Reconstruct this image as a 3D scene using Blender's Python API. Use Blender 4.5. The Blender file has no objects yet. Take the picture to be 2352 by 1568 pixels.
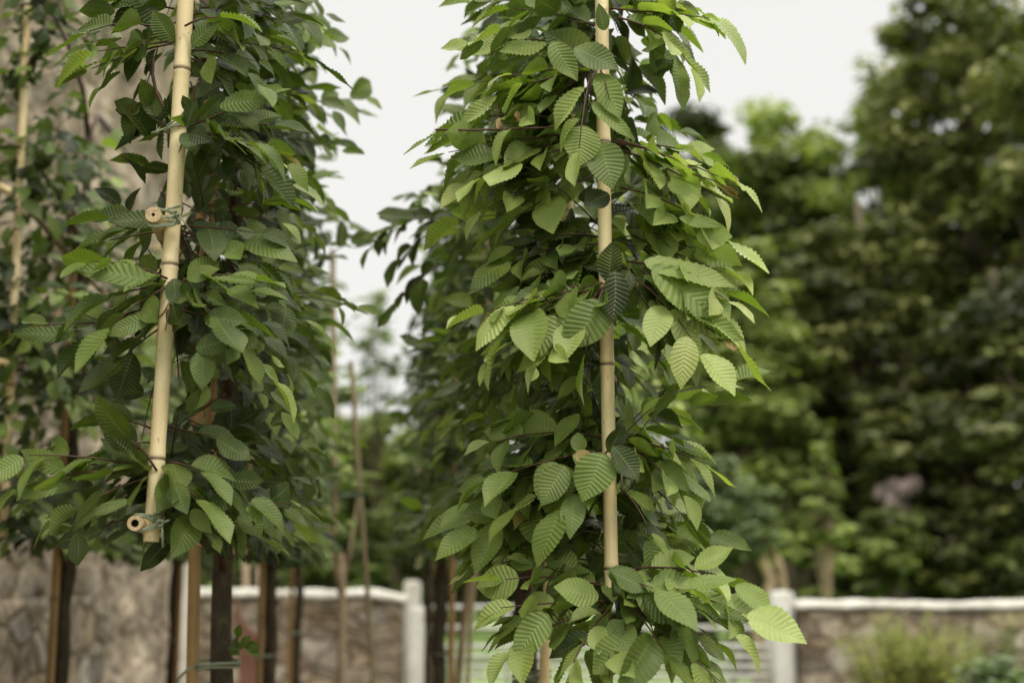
import bpy, math, random
import numpy as np
from mathutils import Vector, Matrix, noise
C = bpy.context.scene
COL = C.collection
R = math.radians

# ------------------------------------------------------------------ camera
CAMH, PITCH, F = 1.5, R(9.5), 3267.0      # F: focal length in units of a 2352 px wide picture (50 mm lens)
cd = bpy.data.cameras.new('camera'); cam = bpy.data.objects.new('camera', cd); COL.objects.link(cam)
cam.location = (0, 0, CAMH); cam.rotation_euler = (R(90) + PITCH, 0, 0)
cd.lens = 50; cd.sensor_width = 36; cd.clip_end = 800; cd.clip_start = 0.05
cd.dof.use_dof = True; cd.dof.focus_distance = 2.42; cd.dof.aperture_fstop = 2.6; cd.dof.aperture_blades = 0
C.camera = cam
C.render.resolution_x, C.render.resolution_y = 1024, 682
# ------------------------------------------------------------------ sky: overcast cloud over a Nishita sky
w = bpy.data.worlds.new('World'); C.world = w; w.use_nodes = True
wn, wl = w.node_tree.nodes, w.node_tree.links
bg = wn['Background']
SUN_EL, SUN_AZ = R(52), R(150)            # azimuth measured clockwise from +Y (behind and to the right of the camera)
sky = wn.new('ShaderNodeTexSky'); sky.sky_type = 'NISHITA'; sky.sun_disc = False
sky.sun_elevation = SUN_EL; sky.sun_rotation = SUN_AZ
sc = wn.new('ShaderNodeMix'); sc.data_type = 'RGBA'; sc.blend_type = 'MULTIPLY'; sc.inputs['Factor'].default_value = 1
wl.new(sky.outputs['Color'], sc.inputs['A']); sc.inputs['B'].default_value = (0.08, 0.08, 0.08, 1)
tc = wn.new('ShaderNodeTexCoord'); sp = wn.new('ShaderNodeSeparateXYZ'); wl.new(tc.outputs['Generated'], sp.inputs[0])
mr = wn.new('ShaderNodeMapRange'); mr.inputs['From Min'].default_value = 0.40; mr.inputs['From Max'].default_value = 1.0
mr.inputs['To Min'].default_value = 0.96; mr.inputs['To Max'].default_value = 4.2
wl.new(sp.outputs['Z'], mr.inputs['Value'])
nz = wn.new('ShaderNodeTexNoise'); nz.inputs['Scale'].default_value = 2.2; nz.inputs['Detail'].default_value = 3
wl.new(tc.outputs['Generated'], nz.inputs['Vector'])
m2 = wn.new('ShaderNodeMapRange'); m2.inputs['To Min'].default_value = 0.96; m2.inputs['To Max'].default_value = 1.03
wl.new(nz.outputs['Fac'], m2.inputs['Value'])
mm = wn.new('ShaderNodeMath'); mm.operation = 'MULTIPLY'; wl.new(mr.outputs[0], mm.inputs[0]); wl.new(m2.outputs[0], mm.inputs[1])
cc = wn.new('ShaderNodeCombineColor')
for i, k in enumerate((1.0, 0.99, 0.945)):
    q = wn.new('ShaderNodeMath'); q.operation = 'MULTIPLY'; q.inputs[1].default_value = k
    wl.new(mm.outputs[0], q.inputs[0]); wl.new(q.outputs[0], cc.inputs[i])
mx = wn.new('ShaderNodeMix'); mx.data_type = 'RGBA'; mx.inputs['Factor'].default_value = 0.94
wl.new(sc.outputs['Result'], mx.inputs['A']); wl.new(cc.outputs[0], mx.inputs['B'])
wl.new(mx.outputs['Result'], bg.inputs['Color']); bg.inputs['Strength'].default_value = 1.0
# ------------------------------------------------------------------ soft sun behind cloud
sd = bpy.data.lights.new('sun', 'SUN'); sd.energy = 1.5; sd.angle = R(14); sd.color = (1, 0.91, 0.76)
sun = bpy.data.objects.new('sun', sd); COL.objects.link(sun)
dirv = Vector((math.sin(SUN_AZ) * math.cos(SUN_EL), math.cos(SUN_AZ) * math.cos(SUN_EL), math.sin(SUN_EL)))
sun.rotation_euler = (-dirv).to_track_quat('-Z', 'Y').to_euler(); sun.location = (6, -8, 12)
vs = C.view_settings
vs.view_transform = 'Standard'; vs.look = 'None'; vs.exposure = 0.0; vs.gamma = 1; vs.use_curve_mapping = False
C.render.engine = 'CYCLES'
C.cycles.max_bounces = 7; C.cycles.diffuse_bounces = 3; C.cycles.glossy_bounces = 2; C.cycles.transmission_bounces = 4

# ------------------------------------------------------------------ helpers
def at(px, py, Y):
    """the point of the garden that is Y metres ahead and seen at (px, py) of a 2352 x 1568 view"""
    dx, dy = (px - 1176) / F, (784 - py) / F
    c, s = math.cos(PITCH), math.sin(PITCH)
    k = Y / (c - dy * s)
    return Vector((dx * k, Y, CAMH + (s + dy * c) * k))
def proj(P):
    c, s = math.cos(PITCH), math.sin(PITCH)
    z = P[2] - CAMH
    dep = P[1] * c + z * s
    return 1176 + F * P[0] / dep, 784 - F * (-P[1] * s + z * c) / dep
def node_mat(name):
    m = bpy.data.materials.new(name); m.use_nodes = True
    nt = m.node_tree; b = nt.nodes['Principled BSDF']
    return m, nt, nt.nodes, nt.links, b
def tex_noise(n, l, vec, scale, detail=4, rough=0.55, dist=0.0):
    t = n.new('ShaderNodeTexNoise'); t.inputs['Scale'].default_value = scale; t.inputs['Detail'].default_value = detail
    t.inputs['Roughness'].default_value = rough; t.inputs['Distortion'].default_value = dist
    if vec: l.new(vec, t.inputs['Vector'])
    return t
def ramp(n, l, src, stops, interp='LINEAR'):
    r = n.new('ShaderNodeValToRGB'); r.color_ramp.interpolation = interp
    e = r.color_ramp.elements
    while len(e) < len(stops): e.new(0.5)
    for k, (p, c) in enumerate(stops):
        e[k].position = p; e[k].color = (*c, 1) if len(c) == 3 else c
    l.new(src, r.inputs['Fac']); return r
def mixc(n, l, a, b, fac, mode='MIX'):
    m = n.new('ShaderNodeMix'); m.data_type = 'RGBA'; m.blend_type = mode
    for s, k in ((a, 'A'), (b, 'B')):
        if hasattr(s, 'links'): l.new(s, m.inputs[k])
        else: m.inputs[k].default_value = (*s, 1)
    if hasattr(fac, 'links'): l.new(fac, m.inputs['Factor'])
    else: m.inputs['Factor'].default_value = fac
    return m.outputs['Result']
def math_n(n, l, op, a, b=0.0, clamp=False):
    m = n.new('ShaderNodeMath'); m.operation = op; m.use_clamp = clamp
    for k, s in enumerate((a, b)):
        if hasattr(s, 'links'): l.new(s, m.inputs[k])
        else: m.inputs[k].default_value = s
    return m.outputs[0]
def bump(n, l, b, h, strength, dist):
    u = n.new('ShaderNodeBump'); u.inputs['Strength'].default_value = strength; u.inputs['Distance'].default_value = dist
    l.new(h, u.inputs['Height']); l.new(u.outputs[0], b.inputs['Normal'])
def coords(n, l, scale=(1, 1, 1), kind='Object', rot=(0, 0, 0)):
    t = n.new('ShaderNodeTexCoord'); mp = n.new('ShaderNodeMapping'); mp.inputs['Scale'].default_value = scale
    mp.inputs['Rotation'].default_value = rot
    l.new(t.outputs[kind], mp.inputs['Vector']); return mp.outputs[0]

def leaf_mat(name, stops, trans=0.3, rough=0.42, spec=0.5, veins=True, under=(0.12, 0.16, 0.07)):
    m, nt, n, l, b = node_mat(name)
    a = n.new('ShaderNodeAttribute'); a.attribute_name = 'leaf'
    s = n.new('ShaderNodeSeparateColor'); l.new(a.outputs['Color'], s.inputs[0])
    U, V, T = s.outputs[0], s.outputs[1], s.outputs[2]
    col = ramp(n, l, T, stops).outputs[0]
    if veins:
        au = math_n(n, l, 'ABSOLUTE', math_n(n, l, 'SUBTRACT', U, 0.5))
        mid = math_n(n, l, 'SUBTRACT', 1.0, math_n(n, l, 'MULTIPLY', au, 26.0), True)
        # side veins run from the midrib obliquely towards the tip
        ph = math_n(n, l, 'SUBTRACT', V, math_n(n, l, 'MULTIPLY', au, 0.36))
        sv = math_n(n, l, 'POWER', math_n(n, l, 'ABSOLUTE', math_n(n, l, 'COSINE', math_n(n, l, 'MULTIPLY', ph, 40.8))), 6.0)
        col = mixc(n, l, col, (0.30, 0.36, 0.14), math_n(n, l, 'MULTIPLY', mid, 0.40))
        col = mixc(n, l, col, (0.22, 0.29, 0.10), math_n(n, l, 'MULTIPLY', sv, 0.09))
        tn = tex_noise(n, l, coords(n, l), 60, 4)
        col = mixc(n, l, col, mixc(n, l, col, (0.6, 0.6, 0.5), 1.0, 'MULTIPLY'), math_n(n, l, 'MULTIPLY', tn.outputs['Fac'], 0.7))
        # a few brown specks and bites of rust
        sp2 = tex_noise(n, l, coords(n, l), 170, 2)
        spk = ramp(n, l, sp2.outputs['Fac'], [(0.70, (0, 0, 0)), (0.76, (1, 1, 1))]).outputs[0]
        col = mixc(n, l, col, (0.11, 0.06, 0.02), math_n(n, l, 'MULTIPLY', spk, 0.7))
        bn = tex_noise(n, l, coords(n, l), 26, 5, 0.7)
        bf = math_n(n, l, 'MULTIPLY', ramp(n, l, bn.outputs['Fac'], [(0.60, (0, 0, 0)), (0.68, (1, 1, 1))]).outputs[0], math_n(n, l, 'MULTIPLY', au, 1.9))
        col = mixc(n, l, col, (0.20, 0.13, 0.04), math_n(n, l, 'MULTIPLY', bf, 0.55))
        pale = tex_noise(n, l, coords(n, l), 11, 2)
        col = mixc(n, l, col, (0.30, 0.36, 0.06), math_n(n, l, 'MULTIPLY', ramp(n, l, pale.outputs['Fac'], [(0.5, (0, 0, 0)), (0.75, (1, 1, 1))]).outputs[0], 0.25))
        fine = tex_noise(n, l, coords(n, l), 420, 3)
        hh = math_n(n, l, 'ADD', math_n(n, l, 'MULTIPLY', sv, 0.6), math_n(n, l, 'MULTIPLY', fine.outputs['Fac'], 0.5))
        bump(n, l, b, hh, 0.35, 0.0012)
    g = n.new('ShaderNodeNewGeometry')
    colf = mixc(n, l, col, under, math_n(n, l, 'MULTIPLY', g.outputs['Backfacing'], 0.45))
    l.new(colf, b.inputs['Base Color'])
    b.inputs['Roughness'].default_value = rough; b.inputs['Specular IOR Level'].default_value = spec
    tr = n.new('ShaderNodeBsdfTranslucent')
    tcol = mixc(n, l, col, (1.6, 1.9, 0.5), 1.0, 'MULTIPLY'); l.new(tcol, tr.inputs['Color'])
    ms = n.new('ShaderNodeMixShader'); ms.inputs[0].default_value = trans
    l.new(b.outputs[0], ms.inputs[1]); l.new(tr.outputs[0], ms.inputs[2])
    l.new(ms.outputs[0], n['Material Output'].inputs['Surface'])
    return m
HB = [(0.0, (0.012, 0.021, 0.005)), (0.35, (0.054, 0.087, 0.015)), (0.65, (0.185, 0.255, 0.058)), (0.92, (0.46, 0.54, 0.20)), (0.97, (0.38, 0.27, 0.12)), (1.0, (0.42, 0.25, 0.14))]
M_leaf = leaf_mat('hornbeam_leaf', HB, 0.28, 0.44, 0.36)
M_leaf_mid = leaf_mat('hornbeam_leaf_plain', [(p, tuple(v * 0.95 for v in c)) for p, c in HB], 0.28, 0.5, 0.32, veins=False)
WD = [(0.0, (0.028, 0.040, 0.010)), (0.4, (0.112, 0.145, 0.032)), (0.75, (0.25, 0.30, 0.085)), (1.0, (0.42, 0.46, 0.18))]
M_wood = leaf_mat('woodland_leaf', WD, 0.25, 0.6, 0.3, veins=False)
M_ivy = leaf_mat('ivy_leaf', [(p, tuple(v * k for v, k in zip(c, (0.92, 0.82, 0.85)))) for p, c in WD], 0.15, 0.5, 0.35, veins=False)
M_willow = leaf_mat('willow_leaf', [(0, (0.07, 0.10, 0.04)), (1, (0.22, 0.27, 0.13))], 0.25, 0.6, 0.3, veins=False)
M_fern = leaf_mat('fern_leaf', [(0, (0.12, 0.15, 0.025)), (1, (0.36, 0.38, 0.08))], 0.3, 0.6, 0.3, veins=False)
M_sage = leaf_mat('sage_leaf', [(0, (0.10, 0.15, 0.07)), (1, (0.24, 0.31, 0.17))], 0.2, 0.6, 0.3, veins=False)

def bamboo_mat(name, c1, c2, c3):
    m, nt, n, l, b = node_mat(name)
    v = coords(n, l, (60, 60, 2.2)); st = tex_noise(n, l, v, 1.0, 5)
    col = ramp(n, l, st.outputs['Fac'], [(0.25, c2), (0.5, c1), (0.8, tuple(min(1, x * 1.08) for x in c1))]).outputs[0]
    pn = tex_noise(n, l, coords(n, l), 7, 3)
    pf = ramp(n, l, pn.outputs['Fac'], [(0.42, (0, 0, 0)), (0.7, (1, 1, 1))]).outputs[0]
    col = mixc(n, l, col, c2, math_n(n, l, 'MULTIPLY', pf, 0.85))
    sp_ = tex_noise(n, l, coords(n, l, (1, 1, 0.4)), 150, 2)
    sf = ramp(n, l, sp_.outputs['Fac'], [(0.66, (0, 0, 0)), (0.74, (1, 1, 1))]).outputs[0]
    col = mixc(n, l, col, c3, math_n(n, l, 'MULTIPLY', sf, 0.6))
    gr = tex_noise(n, l, coords(n, l, (9, 9, 1.2)), 2.2, 6, 0.7)
    gf = ramp(n, l, gr.outputs['Fac'], [(0.55, (0, 0, 0)), (0.66, (1, 1, 1))]).outputs[0]
    col = mixc(n, l, col, mixc(n, l, col, (0.52, 0.44, 0.34), 1.0, 'MULTIPLY'), math_n(n, l, 'MULTIPLY', gf, 0.55))
    a = n.new('ShaderNodeAttribute'); a.attribute_name = 'node'
    ring = mixc(n, l, col, c3, math_n(n, l, 'MULTIPLY', a.outputs['Fac'], 0.9))
    l.new(ring, b.inputs['Base Color']); b.inputs['Roughness'].default_value = 0.42; b.inputs['Specular IOR Level'].default_value = 0.45
    bump(n, l, b, st.outputs['Fac'], 0.25, 0.0006)
    return m
M_bam = bamboo_mat('pale_bamboo', (0.76, 0.63, 0.39), (0.64, 0.47, 0.24), (0.10, 0.055, 0.03))
M_bam2 = bamboo_mat('amber_bamboo', (0.34, 0.21, 0.085), (0.22, 0.12, 0.04), (0.06, 0.035, 0.02))
M_bam3 = bamboo_mat('weathered_bamboo', (0.36, 0.29, 0.18), (0.27, 0.20, 0.12), (0.08, 0.06, 0.04))
def plain_mat(name, c1, c2, scale=20, rough=0.7, bstr=0.4, bdist=0.004, stretch=(1, 1, 1), spec=0.3, det=6):
    m, nt, n, l, b = node_mat(name)
    t = tex_noise(n, l, coords(n, l, stretch), scale, det, 0.6)
    l.new(ramp(n, l, t.outputs['Fac'], [(0.3, c1), (0.7, c2)]).outputs[0], b.inputs['Base Color'])
    b.inputs['Roughness'].default_value = rough; b.inputs['Specular IOR Level'].default_value = spec
    if bstr: bump(n, l, b, t.outputs['Fac'], bstr, bdist)
    return m
M_cut = plain_mat('cut_bamboo', (0.30, 0.19, 0.10), (0.60, 0.48, 0.30), 260, 0.8, 0.5, 0.001)
M_hollow = plain_mat('bamboo_inside', (0.10, 0.065, 0.035), (0.20, 0.14, 0.08), 90, 0.9, 0.3, 0.001)
M_tie = plain_mat('green_tubing', (0.15, 0.18, 0.12), (0.26, 0.29, 0.19), 90, 0.38, 0.2, 0.0004, spec=0.5)
M_twig = plain_mat('young_twig', (0.045, 0.022, 0.014), (0.10, 0.05, 0.03), 150, 0.5, 0.4, 0.001)
def bark_mat(name, c1, c2, c3, sc_=24):
    m, nt, n, l, b = node_mat(name)
    t = tex_noise(n, l, coords(n, l, (1.6, 1.6, 0.7)), sc_, 8, 0.65, 0.6)
    col = ramp(n, l, t.outputs['Fac'], [(0.3, c1), (0.6, c2)]).outputs[0]
    li = tex_noise(n, l, coords(n, l), 46, 5, 0.7)
    lf = ramp(n, l, li.outputs['Fac'], [(0.56, (0, 0, 0)), (0.68, (1, 1, 1))]).outputs[0]
    col = mixc(n, l, col, c3, math_n(n, l, 'MULTIPLY', lf, 0.55))
    l.new(col, b.inputs['Base Color']); b.inputs['Roughness'].default_value = 0.85; b.inputs['Specular IOR Level'].default_value = 0.2
    bump(n, l, b, t.outputs['Fac'], 0.9, 0.006); return m
M_bark = bark_mat('hornbeam_bark', (0.030, 0.022, 0.015), (0.075, 0.056, 0.038), (0.13, 0.12, 0.06))
M_bark2 = bark_mat('woodland_bark', (0.05, 0.04, 0.025), (0.13, 0.10, 0.07), (0.16, 0.15, 0.08), 8)
M_bark3 = bark_mat('pale_bark', (0.20, 0.14, 0.09), (0.42, 0.32, 0.22), (0.30, 0.26, 0.15), 6)

def rubble_mat(name, size, cols, mortar, mw=0.05, smear=0.35, zstretch=1.6, smear_col=(0.45, 0.42, 0.35)):
    m, nt, n, l, b = node_mat(name)
    v = coords(n, l, (1 / size, 1 / size, zstretch / size))
    wob = tex_noise(n, l, v, 1.1, 3)
    add = n.new('ShaderNodeMix'); add.data_type = 'VECTOR'; add.inputs['Factor'].default_value = 0.20
    l.new(v, add.inputs['A']); l.new(wob.outputs['Color'], add.inputs['B'])
    vo = n.new('ShaderNodeTexVoronoi'); vo.inputs['Scale'].default_value = 1.25; l.new(add.outputs['Result'], vo.inputs['Vector'])
    ve = n.new('ShaderNodeTexVoronoi'); ve.feature = 'DISTANCE_TO_EDGE'; ve.inputs['Scale'].default_value = 1.25; l.new(add.outputs['Result'], ve.inputs['Vector'])
    sep = n.new('ShaderNodeSeparateColor'); l.new(vo.outputs['Color'], sep.inputs[0])
    k = len(cols)
    st = ramp(n, l, sep.outputs[0], [((i + 0.5) / k, c) for i, c in enumerate(cols)]).outputs[0]
    g = tex_noise(n, l, coords(n, l), 14, 8, 0.65)
    st = mixc(n, l, st, mixc(n, l, st, (0.45, 0.42, 0.38), 1.0, 'MULTIPLY'), ramp(n, l, g.outputs['Fac'], [(0.4, (0, 0, 0)), (0.65, (1, 1, 1))]).outputs[0])
    edge = ramp(n, l, ve.outputs['Distance'], [(mw * 0.5, (0, 0, 0)), (mw * 1.8, (1, 1, 1))]).outputs[0]
    col = mixc(n, l, mortar, st, edge)
    sm = tex_noise(n, l, coords(n, l), 1.7, 7, 0.70, .5)
    smf = ramp(n, l, sm.outputs['Fac'], [(0.45, (0, 0, 0)), (0.62, (1, 1, 1))]).outputs[0]
    col = mixc(n, l, col, smear_col, math_n(n, l, 'MULTIPLY', smf, smear))
    bl = tex_noise(n, l, coords(n, l, (1, 1, .6), rot=(.5, .3, .6)), 3.6, 6, 0.7, .8)
    blf = ramp(n, l, bl.outputs['Fac'], [(0.50, (0, 0, 0)), (0.64, (1, 1, 1))]).outputs[0]
    col = mixc(n, l, col, mixc(n, l, col, (0.46, 0.41, 0.31), 1.0, 'MULTIPLY'), math_n(n, l, 'MULTIPLY', blf, 0.75))
    l.new(col, b.inputs['Base Color']); b.inputs['Roughness'].default_value = 0.92; b.inputs['Specular IOR Level'].default_value = 0.15
    hh = math_n(n, l, 'ADD', math_n(n, l, 'MULTIPLY', edge, 0.7), math_n(n, l, 'MULTIPLY', g.outputs['Fac'], 0.6))
    bump(n, l, b, hh, 1.0, 0.03); return m
STN = [(0.33, 0.28, 0.21), (0.50, 0.44, 0.34), (0.20, 0.17, 0.13), (0.42, 0.35, 0.26), (0.60, 0.56, 0.47), (0.28, 0.25, 0.22), (0.48, 0.39, 0.27)]
M_rubble = rubble_mat('rubble_stone', 0.30, STN, (0.17, 0.13, 0.09), 0.045, 0.15)
M_house = rubble_mat('house_rubble', 0.30, [tuple(min(1, v * .72) for v in c) for c in STN], (0.28, 0.23, 0.17), 0.10, 0.82, 1.3, (0.58, 0.49, 0.37))
M_pale = plain_mat('pale_corner_wall', (0.44, 0.39, 0.31), (0.66, 0.62, 0.54), 3.2, 0.9, 0.6, 0.02)
M_white = plain_mat('limewash', (0.36, 0.345, 0.29), (0.68, 0.66, 0.59), 9, 0.85, 0.4, 0.008)
M_post = plain_mat('painted_post', (0.55, 0.55, 0.50), (0.72, 0.72, 0.67), 6, 0.6, 0.2, 0.004)
M_galv = plain_mat('galvanised_steel', (0.45, 0.45, 0.42), (0.62, 0.62, 0.58), 12, 0.45, 0.1, 0.002)
M_rust = plain_mat('rusty_red_steel', (0.15, 0.075, 0.05), (0.22, 0.115, 0.085), 9, 0.8, 0.2, 0.003)
M_rock = plain_mat('pinkish_stone', (0.15, 0.11, 0.10), (0.34, 0.27, 0.25), 5, 0.9, 0.6, 0.02)
M_stake = plain_mat('dark_stake_wood', (0.09, 0.07, 0.045), (0.16, 0.13, 0.08), 20, 0.85, 0.4, 0.003, (1, 1, 0.2))
M_grass = plain_mat('meadow_grass', (0.12, 0.20, 0.035), (0.20, 0.31, 0.075), 3.5, 0.9, 0.6, 0.05)
M_soil = plain_mat('garden_soil', (0.07, 0.05, 0.035), (0.15, 0.12, 0.08), 8, 0.95, 0.8, 0.03)
M_gravel = plain_mat('gravel_path', (0.22, 0.19, 0.15), (0.42, 0.38, 0.31), 60, 0.95, 0.8, 0.01)

# ---- mesh helpers
def link(name, me, mats, parent=None, smooth=True):
    o = bpy.data.objects.new(name, me); COL.objects.link(o)
    for m in (mats if isinstance(mats, (list, tuple)) else [mats]): me.materials.append(m)
    if smooth: me.polygons.foreach_set('use_smooth', [True] * len(me.polygons))
    if parent:
        o.parent = parent; o.matrix_parent_inverse = Matrix.Translation(-parent.location)
    return o
def tag(o, label=None, cat=None, group=None, kind=None):
    for k, v in (('label', label), ('category', cat), ('group', group), ('kind', kind)):
        if v: o[k] = v
    return o
def thing(name, loc, label, cat, group=None):
    o = bpy.data.objects.new(name, None); COL.objects.link(o); o.location = loc; o.empty_display_size = 0.2
    return tag(o, label, cat, group)
class MB:
    def __init__(s): s.v = []; s.f = []; s.mi = []; s.node = []
    def add(s, vs_, fs, mi=0, node=None):
        k = len(s.v); s.v += [tuple(p) for p in vs_]; s.f += [tuple(i + k for i in f) for f in fs]; s.mi += [mi] * len(fs)
        s.node += list(node) if node else [0.0] * len(vs_)
    def box(s, x0, y0, z0, x1, y1, z1, mi=0):
        s.add([(x, y, z) for z in (z0, z1) for y in (y0, y1) for x in (x0, x1)],
              [(0, 2, 3, 1), (4, 5, 7, 6), (0, 1, 5, 4), (2, 6, 7, 3), (0, 4, 6, 2), (1, 3, 7, 5)], mi)
    def tube(s, pts, rad, seg=8, cap=True, mi=0, node=None, jit=0.0):
        pts = [Vector(p) for p in pts]; n = len(pts)
        if not hasattr(rad, '__len__'): rad = [rad] * n
        t0 = (pts[1] - pts[0]).normalized()
        u = t0.orthogonal().normalized(); vv = []; nn = []
        for i, p in enumerate(pts):
            t = (pts[min(i + 1, n - 1)] - pts[max(i - 1, 0)]).normalized()
            u = (u - t * u.dot(t)).normalized(); w_ = t.cross(u)
            for k in range(seg):
                a = 2 * math.pi * k / seg
                r = rad[i] * (1 + (random.uniform(-jit, jit) if jit else 0))
                vv.append(p + (u * math.cos(a) + w_ * math.sin(a)) * r); nn.append(node[i] if node else 0.0)
        ff = [(i * seg + k, i * seg + (k + 1) % seg, (i + 1) * seg + (k + 1) % seg, (i + 1) * seg + k) for i in range(n - 1) for k in range(seg)]
        if cap: ff += [tuple(range(seg - 1, -1, -1)), tuple((n - 1) * seg + k for k in range(seg))]
        s.add(vv, ff, mi, nn)
    def build(s, name, mats, parent=None, smooth=True, sharp=None):
        me = bpy.data.meshes.new(name); me.from_pydata(s.v, [], s.f)
        o = link(name, me, mats, parent, smooth)
        me.polygons.foreach_set('material_index', s.mi)
        a = me.attributes.new('node', 'FLOAT', 'POINT'); a.data.foreach_set('value', s.node)
        if sharp: me.set_sharp_from_angle(angle=R(sharp))
        me.update(); return o

# ---- leaf templates: x across (half width 1), y along (0..1)
def leaf_template(N, cols, sub=1):
    """N vein pairs; rows are vein lines, alternate rows are ridge and furrow"""
    rows = 2 * N * sub + 1
    P = []; UV = []; pl = []
    side = [-(c / cols) for c in range(cols, 0, -1)] + [c / cols for c in range(0, cols + 1)]
    for k in range(rows):
        t = k / (rows - 1) * 0.99
        tm = min(1.0, t + 0.15 * math.sin(math.pi * min(1, t * 1.02)) ** 0.8 + (0.01 if k else 0))
        wdt = (math.sin(math.pi * min(1, tm ** 0.86)) ** 0.66) * (1 - .50 * max(0, (tm - .72) / .28) ** 1.2) if 0 < tm < 1 else 0.0
        if k == 0: wdt = 0.14
        tooth = 1.09 if k % 2 == 0 else 0.93
        if sub == 2: tooth = (1.048, .99, 1.018, .962)[k % 4]
        for s in side:
            c = abs(s)
            edge = tooth if c > 0.99 else 1.0
            yy = t + (tm - t) * c + ((0.018 if sub == 1 else .010) if (c > 0.99 and k % 2 == 0) else 0)
            P.append((s * wdt * edge, yy)); UV.append((0.5 + 0.5 * s, yy))
            pl.append(math.cos(math.pi * k / sub) * min(1, c * 2.2) * (0.55 + 0.45 * math.sin(math.pi * tm)))
    nc = len(side)
    faces = [(r * nc + c, r * nc + c + 1, (r + 1) * nc + c + 1, (r + 1) * nc + c) for r in range(rows - 1) for c in range(nc - 1)]
    return np.array(P), np.array(UV), np.array(pl), np.array(faces)
T_HI = leaf_template(13, 2, 2)
T_MID = leaf_template(4, 1)
def _low():
    P = np.array([(0, 0), (-1, .42), (0, .45), (1, .42), (-.62, .78), (0, .8), (.62, .78), (0, 1)], float)
    F_ = np.array([(0, 2, 1, 1), (0, 3, 2, 2), (1, 2, 5, 4), (2, 3, 6, 5), (4, 5, 7, 7), (5, 6, 7, 7)])
    return P, np.stack([P[:, 0] * .5 + .5, P[:, 1]], 1), np.zeros(8), F_
T_LOW = _low()
T_DIA = (np.array([(0, 0), (-1, .5), (0, 1), (1, .5)], float), np.array([(.5, 0), (0, .5), (.5, 1), (1, .5)]), np.zeros(4), np.array([(0, 3, 2, 1)]))
class Leaves:
    def __init__(s): s.d = {'h': [], 'm': [], 'l': [], 'q': []}
    def add(s, p, d, n, L, W, tone, lod='h', fold=None, curl=None):
        s.d[lod].append((*p, *d, *n, L, W, tone, random.uniform(.0, .55) if fold is None else fold,
                         random.uniform(-0.08, .42) if curl is None else curl, random.uniform(-.25, .25), random.random()))
    def count(s): return sum(len(v) for v in s.d.values())
    def build(s, name, mats, parent):
        VV = []; FF = []; AT = []; MI = []; off = 0
        for key, T in (('h', T_HI), ('m', T_MID), ('l', T_LOW), ('q', T_DIA)):
            if not s.d[key]: continue
            A = np.array(s.d[key], float); M = len(A)
            P, UV, PL, Fc = T
            p, d, n = A[:, 0:3], A[:, 3:6], A[:, 6:9]
            L, W, tone, fold, curl, tw, rnd = A[:, 9], A[:, 10], A[:, 11], A[:, 12], A[:, 13], A[:, 14], A[:, 15]
            d = d / np.linalg.norm(d, axis=1, keepdims=True)
            n = n - d * (n * d).sum(1, keepdims=True); n = n / np.maximum(1e-6, np.linalg.norm(n, axis=1, keepdims=True))
            sd_ = np.cross(d, n)
            x = P[None, :, 0] * W[:, None] * 0.5; y = P[None, :, 1] * L[:, None]
            yn = P[None, :, 1]; ax = np.abs(P[None, :, 0])
            z = (fold[:, None] * np.abs(x) - curl[:, None] * L[:, None] * yn ** 2
                 + tw[:, None] * x * yn + PL[None, :] * 0.0115 * (L[:, None] / 0.09) * 0.09 * (0.6 + 1.2 * rnd[:, None])
                 + 0.030 * L[:, None] * np.sin(yn * 7 + rnd[:, None] * 20 + np.sign(P[None, :, 0]) * 1.3) * ax)
            x = x * (1 - 0.25 * np.abs(fold[:, None])) * (1 + (rnd[:, None] * 7.3 % 1 - .5) * .9 * (yn - .45))
            x = x + (rnd[:, None] * 13.7 % 1 - .5) * .30 * L[:, None] * yn ** 2
            V = p[:, None, :] + x[..., None] * sd_[:, None, :] + y[..., None] * d[:, None, :] + z[..., None] * n[:, None, :]
            k = P.shape[0]
            Fa = Fc[None] + (np.arange(M) * k)[:, None, None] + off
            at_ = np.zeros((M, k, 4)); at_[..., 0] = UV[None, :, 0]; at_[..., 1] = UV[None, :, 1]; at_[..., 2] = tone[:, None]; at_[..., 3] = 1
            VV.append(V.reshape(-1, 3)); FF.append(Fa.reshape(-1, 4)); AT.append(at_.reshape(-1, 4))
            MI.append(np.full(M * len(Fc), 0 if key == 'h' else min(1, len(mats) - 1))); off += M * k
        V = np.concatenate(VV); Fq = np.concatenate(FF); A_ = np.concatenate(AT); MI = np.concatenate(MI)
        tri = Fq[:, 2] == Fq[:, 3]
        tot = np.where(tri, 3, 4); loops = Fq.reshape(-1)
        keep = np.ones((len(Fq), 4), bool); keep[tri, 3] = False
        loops = loops[keep.reshape(-1)]
        me = bpy.data.meshes.new(name)
        me.vertices.add(len(V)); me.vertices.foreach_set('co', V.astype(np.float32).reshape(-1))
        me.loops.add(len(loops)); me.loops.foreach_set('vertex_index', loops.astype(np.int32))
        me.polygons.add(len(Fq)); st = np.concatenate([[0], np.cumsum(tot)[:-1]])
        me.polygons.foreach_set('loop_start', st.astype(np.int32)); me.polygons.foreach_set('loop_total', tot.astype(np.int32))
        for m in mats: me.materials.append(m)
        me.polygons.foreach_set('material_index', MI.astype(np.int32))
        me.polygons.foreach_set('use_smooth', np.ones(len(Fq), bool))
        me.update(calc_edges=True)
        a = me.attributes.new('leaf', 'FLOAT_COLOR', 'POINT'); a.data.foreach_set('color', A_.astype(np.float32).reshape(-1))
        o = bpy.data.objects.new(name, me); COL.objects.link(o)
        if parent: o.parent = parent; o.matrix_parent_inverse = Matrix.Translation(-parent.location)
        return o

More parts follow.
